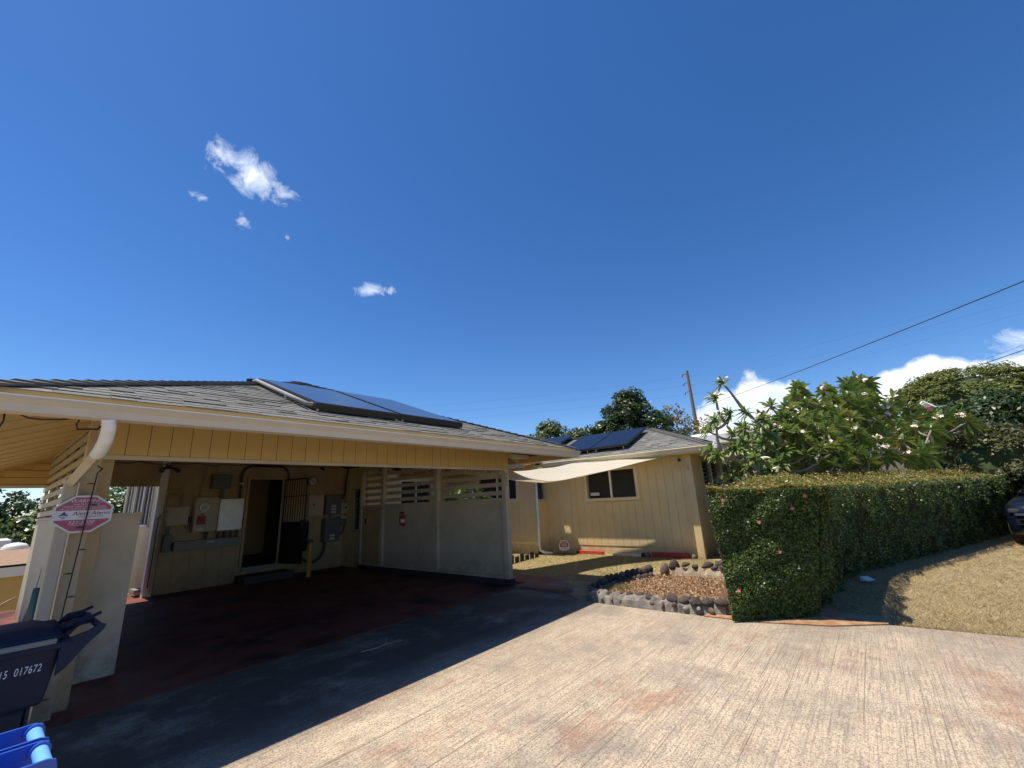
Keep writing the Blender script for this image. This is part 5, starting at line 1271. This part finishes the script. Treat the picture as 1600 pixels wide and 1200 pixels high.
for f_, k in zip(forks, fb):
    m_ = bases[k].lerp(f_, .5) + Vector((random.uniform(-.12, .12), random.uniform(-.12, .12), .05)); limbs.tube([bases[k] - Vector((0, 0, .1)), m_, f_], [.085, .07, .058], 8)
    nodes.append(f_)
for tip in sorted(map(Vector, TIPS), key=lambda t: min((t - f_).length for f_ in forks)):
    nd = min(nodes, key=lambda q: (q - tip).length + (0.6 if q.z > tip.z - .12 else 0))
    L = (tip - nd).length
    mid = nd.lerp(tip, .55) + Vector((random.uniform(-.07, .07), random.uniform(-.07, .07), -.10 * L))
    r1 = .022; r2 = .02 + .018 * min(1, L)
    limbs.tube([nd, nd.lerp(mid, .5) + Vector((0, 0, -.03 * L)), mid, mid.lerp(tip, .5), tip - Vector((0, 0, .02))], [r2, r2 * .95, r2 * .9, r1, r1], 7)
    nodes.append(mid)
    if L > .5: nodes.append(mid.lerp(tip, .5))
limbs.build('trunk', 'plumbark', pm, smooth=True)
# leaves: long, folded, drooping, in rosettes at the branch tips
LEAFV = []
def leaf_geo(P, d, nrm, L, w, droop):
    """8 verts/ 6 quads-ish leaf along direction d, drooping"""
    d = d.normalized(); s_ = d.cross(nrm).normalized(); nn = s_.cross(d)
    rows = []
    for i, (t_, ww) in enumerate(((0, .10), (.3, .75), (.62, 1.0), (.86, .62), (1.0, .04))):
        c = P + d * (L * t_) - Vector((0, 0, 1)) * (droop * L * t_ * t_) + nn * 0
        rows.append((c - s_ * (w * ww / 2) + nn * (w * ww * .16), c, c + s_ * (w * ww / 2) + nn * (w * ww * .16)))
    vs = [v for r in rows for v in r]; fs = []
    for i in range(4): fs += [(3 * i, 3 * i + 1, 3 * i + 4, 3 * i + 3), (3 * i + 1, 3 * i + 2, 3 * i + 5, 3 * i + 4)]
    return vs, fs
leafs = []
for tip in map(Vector, TIPS):
    out = Vector((tip.x - 10.6, tip.y - 1.0, .9 + .3 * (tip.z - 2))).normalized()
    a_ = out.orthogonal().normalized(); b_ = out.cross(a_); nl = random.randint(26, 36); ph = random.uniform(0, 6)
    for k in range(nl):
        th = ph + k * 2.4; el = random.uniform(-.15, .95) if k < nl * .75 else random.uniform(.8, 1.4)
        d_ = (a_ * math.cos(th) + b_ * math.sin(th)) * math.cos(el) + out * math.sin(el)
        L = random.uniform(.15, .265) * ((tip - EYE).length / 9.3) ** .8; leafs.append((tip + out * random.uniform(-.05, .03), d_, out + Vector((0, 0, .5)), L, L * random.uniform(.22, .28), random.uniform(.05, .5)))
leafs.sort(key=lambda l: (l[0] - EYE).length / l[3])
rest = MB(); rr_ = []
for i, l in enumerate(leafs):
    vs, fs = leaf_geo(l[0], l[1].normalized(), l[2].normalized(), l[3], l[4], l[5])
    rv = float(rng.beta(1.8, 1.8))
    if i < 300:
        b = MB().add(vs, fs); o0 = wloc(pm); me = bpy.data.meshes.new('leaf'); me.from_pydata([tuple(Vector(v) - o0) for v in b.v], [], b.f); me.materials.append(M['f_plum'])
        at_ = me.attributes.new('rnd', 'FLOAT', 'FACE'); at_.data.foreach_set('value', [rv] * len(me.polygons)); me.polygons.foreach_set('use_smooth', [True] * len(me.polygons))
        o = bpy.data.objects.new('leaf', me); COL.objects.link(o); o.parent = pm
    else:
        rest.add(vs, fs); rr_ += [rv] * len(fs)
fast_mesh('leaves', np.array([tuple(v) for v in rest.v]), np.array(rest.f), 'f_plum', pm, rnd=rr_, smooth=True, kind='stuff')
# blossom clusters: five petalled flowers
random.seed(5)
bt = [Vector(t) for t in random.sample(TIPS, 80)]
for tip in bt:
    for k in range(random.randint(3, 6)):
        c = tip + Vector((random.uniform(-.10, .10), random.uniform(-.10, .10), random.uniform(.05, .15))) + (EYE - tip).normalized() * .08
        flower(c, Vector((random.uniform(-1, .2), random.uniform(-.8, .6), random.uniform(.2, 1))), .036 * (tip - EYE).length / 9.3, 'blossom', pm, 'blossom')

# ------------------------------------------------------------------ trees
def blob_pts(n, c, r, shell=.55):
    d = unit(rng.normal(size=(n, 3))); rad = (shell + (1 - shell) * rng.uniform(0, 1, n) ** .6)[:, None]
    return np.array(c) + d * rad * np.array(r), d
def tree(name, label, base, trunk_h, blobs, nclump, nleaf, lsize, mk, group='trees beyond the house', cr=.75, trunk_r=.22, cat='tree', flat=False, aspect=.5, core=.0):
    t_ = thing(name, base, label, cat, group)
    bx, by, bz = base; fork = Vector((bx, by, bz + trunk_h)); tb = MB()
    tb.tube([(bx, by, bz - .3), (bx + .05, by, bz + trunk_h * .5), fork], [trunk_r, trunk_r * .8, trunk_r * .65], 8)
    vols = np.array([b[1][0] * b[1][1] * b[1][2] for b in blobs]) ** .66; vols = vols / vols.sum()
    for c, r in blobs:
        e = Vector(c); m_ = fork.lerp(e, .5) + Vector((0, 0, -.1)); tb.tube([fork, m_, e], [trunk_r * .5, trunk_r * .3, trunk_r * .1], 6)
    tb.build('trunk', 'bark', t_, smooth=True)
    Cs = []; Os = []
    for (c, r), wv in zip(blobs, vols):
        k = max(3, int(nclump * wv)); cc, dd = blob_pts(k, c, r, .86 if core else .6)
        if flat: cc[:, 2] = np.maximum(cc[:, 2], c[2] - r[2] * .1)
        per = max(2, int(nleaf * wv / k))
        for q in range(k):
            s_ = cr * rng.uniform(.55, 1.25)
            p, d2 = blob_pts(per, cc[q], (s_, s_, s_ * (.45 if flat else .75)), .3); keep = rng.uniform(0, 1, per) < .35 + .65 * (d2[:, 2] > -.35)
            Cs.append(p[keep]); Os.append((d2 * .5 + dd[q] * .35)[keep])
    C = np.concatenate(Cs); O = np.concatenate(Os)
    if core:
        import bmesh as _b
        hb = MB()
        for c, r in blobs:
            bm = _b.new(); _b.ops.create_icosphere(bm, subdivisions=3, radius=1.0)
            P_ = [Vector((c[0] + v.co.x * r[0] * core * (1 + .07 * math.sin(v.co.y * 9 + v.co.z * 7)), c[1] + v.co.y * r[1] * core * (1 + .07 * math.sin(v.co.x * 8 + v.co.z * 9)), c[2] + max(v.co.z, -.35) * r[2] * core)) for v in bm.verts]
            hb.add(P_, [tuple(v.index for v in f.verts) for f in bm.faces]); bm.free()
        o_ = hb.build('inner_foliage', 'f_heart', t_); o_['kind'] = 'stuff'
    Vv, Ff = leaves(C, lsize, lsize * aspect, outdir=O, upb=1.6 if flat else .5, jit=.6)
    # brightness differs from clump to clump only through light; leaf colour varies leaf by leaf
    fast_mesh('crown', Vv, Ff, mk, t_, rnd=rng.beta(1.5, 1.8, len(C)), kind='stuff')
    return t_
tree('mango_tree', 'rounded light green tree left of the dark one behind the wing roof', (30, 19.9, .8), 3.2, [((29.8, 20.0, 5.7), (2.0, 2.4, 1.9)), ((28.4, 22.3, 5.2), (1.3, 1.5, 1.3)), ((29.2, 17.2, 5.2), (1.4, 1.6, 1.3))], 170, 24000, .26, 'f_mid', cr=.66)
tree('evergreen_tree', 'tall dark green tree rising behind the wing solar panels', (27.5, 12.0, .6), 3.0, [((27.5, 12.1, 6.0), (1.7, 1.9, 1.7)), ((27.4, 11.7, 7.4), (.9, .9, 1.0)), ((27.0, 13.6, 5.4), (1.2, 1.3, 1.1)), ((27.9, 10.6, 5.5), (1.2, 1.3, 1.2))], 170, 26000, .26, 'f_dark', cr=.62)
tree('dry_tree', 'sparse brownish tree beside the utility pole', (30.5, 9.4, .8), 3.6, [((30.5, 9.6, 6.0), (1.0, 1.2, 1.1)), ((30.4, 10.0, 6.9), (.6, .6, .6)), ((30.8, 8.4, 5.6), (.9, 1.0, .7))], 60, 1500, .24, 'f_brown', cr=.6, trunk_r=.12)
tree('leafy_bush', 'low green bush at the foot of the sparse brown tree behind the wing', (27.5, 8.6, .6), 2.2, [((27.5, 8.8, 4.0), (1.5, 1.7, 1.0)), ((27.9, 7.5, 4.0), (1.0, 1.1, .8))], 90, 12000, .24, 'f_mid', cr=.55, trunk_r=.12)
tree('distant_treeline', 'low dark trees on the skyline under the white cloud', (60, 12, 3), 1.5, [((60, 13, 5.2), (3, 6, 1.4)), ((60, 5, 5.3), (3, 6, 1.4))], 80, 5000, .5, 'f_dark', cr=1.2)
tree('monkeypod_tree', 'huge domed umbrella tree on the slope at the right', (53, -8, 2.4), 4.0, [((53, -7.6, 5.9), (8.0, 6.2, 4.7)), ((54, -13, 5.4), (7, 6, 4.2))], 1700, 150000, .26, 'f_monkey', cr=.75, trunk_r=.6, flat=True, aspect=.6, core=.84)
tree('dark_tree', 'dense dark green tree in front of the umbrella tree', (34, -5.4, 1.1), 2.4, [((34, -4.0, 3.8), (2.0, 1.7, 1.6)), ((33.6, -6.0, 4.0), (2.0, 2.0, 1.7)), ((33.2, -8.2, 4.0), (2.2, 2.2, 1.7))], 240, 34000, .26, 'f_dark', cr=.65, core=.68)
tree('olive_shrub', 'large dull olive shrub behind the hedge at the right', (19.2, -2.9, .1), .8, [((19.0, -2.9, 1.75), (1.2, 1.45, 1.25)), ((19.2, -4.6, 1.75), (1.4, 1.6, 1.2)), ((18.9, -1.9, 1.3), (.8, .9, .9))], 200, 34000, .12, 'f_bush', cr=.34, core=.66, trunk_r=.1, cat='shrub')
tree('green_shrub', 'bright fine leaved green shrub between the wing corner and the plumeria', (14.9, 2.6, .0), .6, [((14.8, 2.75, 1.5), (1.0, .9, .9)), ((14.6, 1.6, 1.35), (1.0, .9, .9)), ((14.5, .6, 1.3), (.9, .9, .85))], 140, 20000, .10, 'f_bright', cr=.34, trunk_r=.07, cat='shrub')
tree('croton_shrub', 'leafy plant seen through the slats of the right carport wall', (9.35, 9.5, .1), .5, [((9.35, 9.45, 1.35), (.38, .8, .75))], 40, 900, .24, 'f_bright', cr=.28, trunk_r=.04, cat='shrub', aspect=.3)
for k, (lb, base, bl_) in enumerate((('dark rounded tree at the far left edge under the eave', (-1.5, 38, -2.3), [((-.8, 38, 1.6), (3.2, 2.8, 2.3)), ((1.2, 37, .2), (2.3, 2.2, 1.8))]), ('broad green tree seen beside the left wall of the carport', (2.4, 31, -2.3), [((2.1, 31, .3), (2.2, 2.2, 1.7)), ((.1, 30, -.1), (2.0, 2.0, 1.5))]), ('bushy tree in the gap beyond the carport walkway', (5.5, 33, -2), [((5.4, 33, 1.2), (3.2, 2.6, 2.2))]))):
    tree('hillside_tree', lb, base, 2.0, bl_, 170, 22000, .26, 'f_mid' if k else 'f_dark', group='trees on the left slope', cr=.65)
tree('garden_bush', 'light green bush above the brown roof at the far left', (.95, 21, -2.3), 1.5, [((.9, 21, .35), (.75, .75, .5)), ((.2, 21.5, .2), (.7, .6, .45))], 40, 3000, .13, 'f_bright', group='trees on the left slope', cr=.3, trunk_r=.08, cat='bush')
tree('rear_tree', 'green tree glimpsed through the rear window inside the house', (9.2, 22, 0), 1.0, [((9.0, 22, 2.0), (2.5, 1.5, 1.6))], 60, 3500, .25, 'f_bright', cr=.6)

# ------------------------------------------------------------------ neighbours
nb1 = thing('neighbour_building', (-2, 16.5, -2.3), 'low neighbouring building with a brown roof and pale fascia, lower down on the left', 'building')
MB().box(-6, .98, 15.2, 19.5, -2.4, .50).build('wall', 'yellow', nb1)
MB().box(-6.3, 1.12, 14.95, 15.03, .50, .74).build('fascia', 'white', nb1)
MB().add([(-6.3, 14.95, .745), (1.12, 14.95, .745), (1.12, 19.8, .98), (-6.3, 19.8, .98), (-6.3, 14.95, .70), (1.12, 14.95, .70), (1.12, 19.8, .5), (-6.3, 19.8, .5)], [(0, 1, 2, 3), (0, 4, 5, 1), (1, 5, 6, 2), (2, 6, 7, 3), (3, 7, 4, 0), (4, 7, 6, 5)]).build('roof', 'brownroof', nb1)
for k, (x, y) in enumerate(((.86, 19.0), (.22, 18.6))):
    t_ = thing('skylight', (x, y, .95), ('white domed skylight on the brown roof, right of its twin', 'white domed skylight on the brown roof, left of its twin')[k], 'skylight', 'skylights on the brown roof')
    MB().tube([(x, y, .93), (x, y, .99), (x, y, 1.06), (x, y, 1.10)], [.26, .26, .20, .06], 16).build('dome', 'white', t_, smooth=True)
    MB().tube([(x, y, .92), (x, y, .95)], .29, 16).build('rim', 'white', t_)
nb2 = thing('neighbour_house', (-2, 26, -2.3), 'house with a flat white roof far down the left slope', 'house')
MB().box(-8, .7, 25.5, 30, -2.4, .6).build('wall', 'wallpaint', nb2); MB().box(-8.4, 1.0, 25, 30.4, .62, 1.05).build('roof', 'paleroof', nb2)
nb3 = thing('neighbour_house', (20, 3.5, 0), 'pale house with a low white roof behind the plumeria', 'house')
MB().box(18.2, 27, 2.8, 5.4, -.2, 3.25).build('wall', 'wallpaint', nb3)
MB().add([(17.4, 5.9, 3.60), (17.4, 2.2, 3.60), (21, 2.2, 4.12), (21, 5.9, 4.12), (27.6, 5.9, 3.5), (27.6, 2.2, 3.5), (17.4, 5.9, 3.28), (17.4, 2.2, 3.28), (27.6, 5.9, 3.28), (27.6, 2.2, 3.28)], [(0, 1, 2, 3), (3, 2, 5, 4), (0, 6, 7, 1), (4, 5, 9, 8), (0, 3, 4, 8, 6), (1, 7, 9, 5, 2), (6, 8, 9, 7)]).build('roof', 'paleroof', nb3)
for y0 in (3.2,): MB().box(18.15, 18.22, y0, y0 + 1.4, 1.2, 2.5).build('window', 'glass', nb3)
nb4 = thing('neighbour_house', (42, -3.2, 1.6), 'blue grey roofed house with a small gable below the umbrella tree', 'house')
MB().box(42.4, 48, -6.5, 0, 1.3, 5.6).build('wall', 'beige', nb4)
MB().add([(41.4, .8, 5.6), (41.4, -7.2, 5.6), (44.4, -6.2, 6.75), (44.4, -.4, 6.75), (49, -7.2, 5.6), (49, .8, 5.6)], [(0, 1, 2, 3), (2, 4, 5, 3), (0, 3, 5), (1, 4, 2), (0, 5, 4, 1)]).build('roof', 'greyroof', nb4)
gbl = MB().add([(42.2, -3.0, 6.0), (42.2, -4.9, 6.0), (42.2, -3.95, 6.85), (45, -3.0, 6.0), (45, -4.9, 6.0), (45, -3.95, 6.85)], [(0, 1, 2), (0, 2, 5, 3), (1, 4, 5, 2), (3, 5, 4)]).build('gable', 'petalwhite', nb4)
MB().tube([(42.1, -2.85, 5.95), (42.1, -3.95, 6.95)], .06, 4).tube([(42.1, -5.05, 5.95), (42.1, -3.95, 6.95)], .06, 4).build('bargeboard', 'white', nb4)
MB().box(42.12, 42.2, -4.5, -3.5, 6.0, 6.5).build('window', 'redlabel', nb4)

# ------------------------------------------------------------------ utility pole and wires
up_ = thing('utility_pole', (67.4, 18.9, 3), 'tall weathered wooden utility pole behind the brown tree', 'utility pole')
MB().tube([(67.43, 18.80, 2.5), (67.4, 18.88, 12), (67.38, 18.97, 19.7)], [.34, .29, .22], 10).build('post', 'pole', up_)
arms = []
for z in (19.3, 17.85, 16.4):
    a_, b_ = Vector((67.3, 19.0, z)), Vector((67.15, 19.62, z - .12)); MB().tube([a_, b_], .07, 6).build('arm', 'pole', up_); arms.append(b_)
    MB().tube([b_, b_ + Vector((-.02, .08, -.34))], [.06, .1], 8).build('insulator', 'conduit', up_)
    c_ = Vector((67.3, 18.3, z - .55)); MB().tube([Vector((67.35, 18.9, z - .5)), c_], .05, 6).build('arm', 'pole', up_); arms.append(c_)
def wire(p0, p1, sag, r, label, grp=None):
    p0, p1 = Vector(p0), Vector(p1); pts = [p0.lerp(p1, i / 24) - Vector((0, 0, sag * 4 * (i / 24) * (1 - i / 24))) for i in range(25)]
    o = MB().tube(pts, r, 5).build('power_line', 'wire'); return tag(o, label, 'wire', grp)
wire((67.05, 18.67, 13.41), (25.5, -8.88, 9.75), .25, .028, 'thick black cable sloping up from the utility pole to the upper right', 'overhead wires')
wire((54.52, -6.9, 10.7), (25, -9.6, 7.7), .1, .008, 'thin wire crossing the cloud above the umbrella tree, topmost', 'overhead wires')
wire((54.52, -6.7, 10.45), (25, -9.6, 7.36), .1, .022, 'thicker wire crossing the cloud, between two thin ones', 'overhead wires')
wire((54.52, -6.4, 10.2), (25, -9.6, 7.1), .1, .007, 'thin wire crossing the cloud, lowest of the three', 'overhead wires')
for k, (a_, lb) in enumerate(zip(arms[::2], ('highest', 'middle', 'lowest'))):
    wire(a_ + Vector((0, .08, -.34)), a_ + Vector((-20, 60, 2)), .8, .006, f'faint line running left from the {lb} arm of the utility pole', 'lines on the utility pole')
    wire(arms[2 * k + 1], arms[2 * k + 1] + Vector((6, -55, 6)), .8, .006, f'faint line running right from the {lb} arm of the utility pole', 'lines on the utility pole')

# ------------------------------------------------------------------ parked car at the end of the hedge (front faces -x)
car = thing('parked_car', (17.2, -3.35, 0), 'dark blue car with chrome bumper trim parked at the end of the hedge', 'car')
cx0, cyc = 15.15, -3.28
def loft(sections, name, mk, smooth=True):
    b = MB(); n = len(sections[0][1]); vs = []; fs = []
    for x, ring in sections: vs += [(x, cyc + y, z) for y, z in ring]
    for i in range(len(sections) - 1):
        for k in range(n): fs.append((i * n + k, i * n + (k + 1) % n, (i + 1) * n + (k + 1) % n, (i + 1) * n + k))
    fs += [tuple(range(n))[::-1], tuple((len(sections) - 1) * n + k for k in range(n))]
    b.add(vs, fs); o = b.build(name, mk, car, smooth=smooth); return o
def ring(hw_, z0, z1, r=.16):
    P = [(-hw_ * .94, z0), (hw_ * .94, z0), (hw_, z0 + .12), (hw_, (z0 + z1) / 2), (hw_ * .97, z1 - r * .7), (hw_ * .86, z1 - .03), (hw_ * .5, z1), (-hw_ * .5, z1), (-hw_ * .86, z1 - .03), (-hw_ * .97, z1 - r * .7), (-hw_, (z0 + z1) / 2), (-hw_, z0 + .12)]
    return P
loft([(cx0 - .02, ring(.62, .34, .82)), (cx0 + .06, ring(.78, .28, .93)), (cx0 + .25, ring(.86, .26, 1.0)), (cx0 + .9, ring(.90, .24, 1.08)), (cx0 + 1.35, ring(.91, .24, 1.12)), (cx0 + 3.2, ring(.92, .24, 1.10)), (cx0 + 4.4, ring(.88, .28, 1.05)), (cx0 + 4.75, ring(.76, .38, .9))], 'body', 'carpaint')
loft([(cx0 + 1.15, [(y * .80, z) for y, z in ring(.9, 1.05, 1.10)]), (cx0 + 1.75, [(y * .70, z) for y, z in ring(.9, 1.05, 1.50)]), (cx0 + 2.5, [(y * .68, z) for y, z in ring(.9, 1.05, 1.58)]), (cx0 + 3.4, [(y * .68, z) for y, z in ring(.9, 1.05, 1.54)]), (cx0 + 4.3, [(y * .78, z) for y, z in ring(.9, 1.02, 1.12)])], 'cabin', 'glass')
MB().box(cx0 - .06, cx0 - .01, cyc - .60, cyc + .66, .70, .735).build('chrome_strip', 'chrome', car, bevel=.008)
MB().box(cx0 - .05, cx0 - .0, cyc - .60, cyc + .66, .50, .515).box(cx0 - .05, cx0, cyc - .60, cyc + .66, .60, .615).box(cx0 - .05, cx0, cyc + .64, cyc + .66, .515, .60).build('grille_trim', 'chrome', car)
for s_ in (-1, 1):
    MB().box(cx0 + .0, cx0 + .12, cyc + s_ * .62 - .14, cyc + s_ * .62 + .14, .74, .84).build('headlight', 'louvre', car, bevel=.03)
for x in (cx0 + .85, cx0 + 3.75):
    for s_ in (-1, 1):
        w_ = MB().tube([(x, cyc + s_ * .74, .33), (x, cyc + s_ * .93, .33)], .33, 24).build('wheel', 'tyre', car); MB().tube([(x, cyc + s_ * .925, .33), (x, cyc + s_ * .94, .33)], .2, 18).build('rim', 'alu', w_)

car.location = Vector(car.location) + Vector((-.2, .30, 0)); c0_ = Vector((14.95, -2.15, 0)); rz = R_(-20); Rm = Matrix.Rotation(rz, 3, 'Z')
car.location = c0_ + Rm @ (Vector(car.location) - c0_); car.rotation_euler = (0, 0, rz)
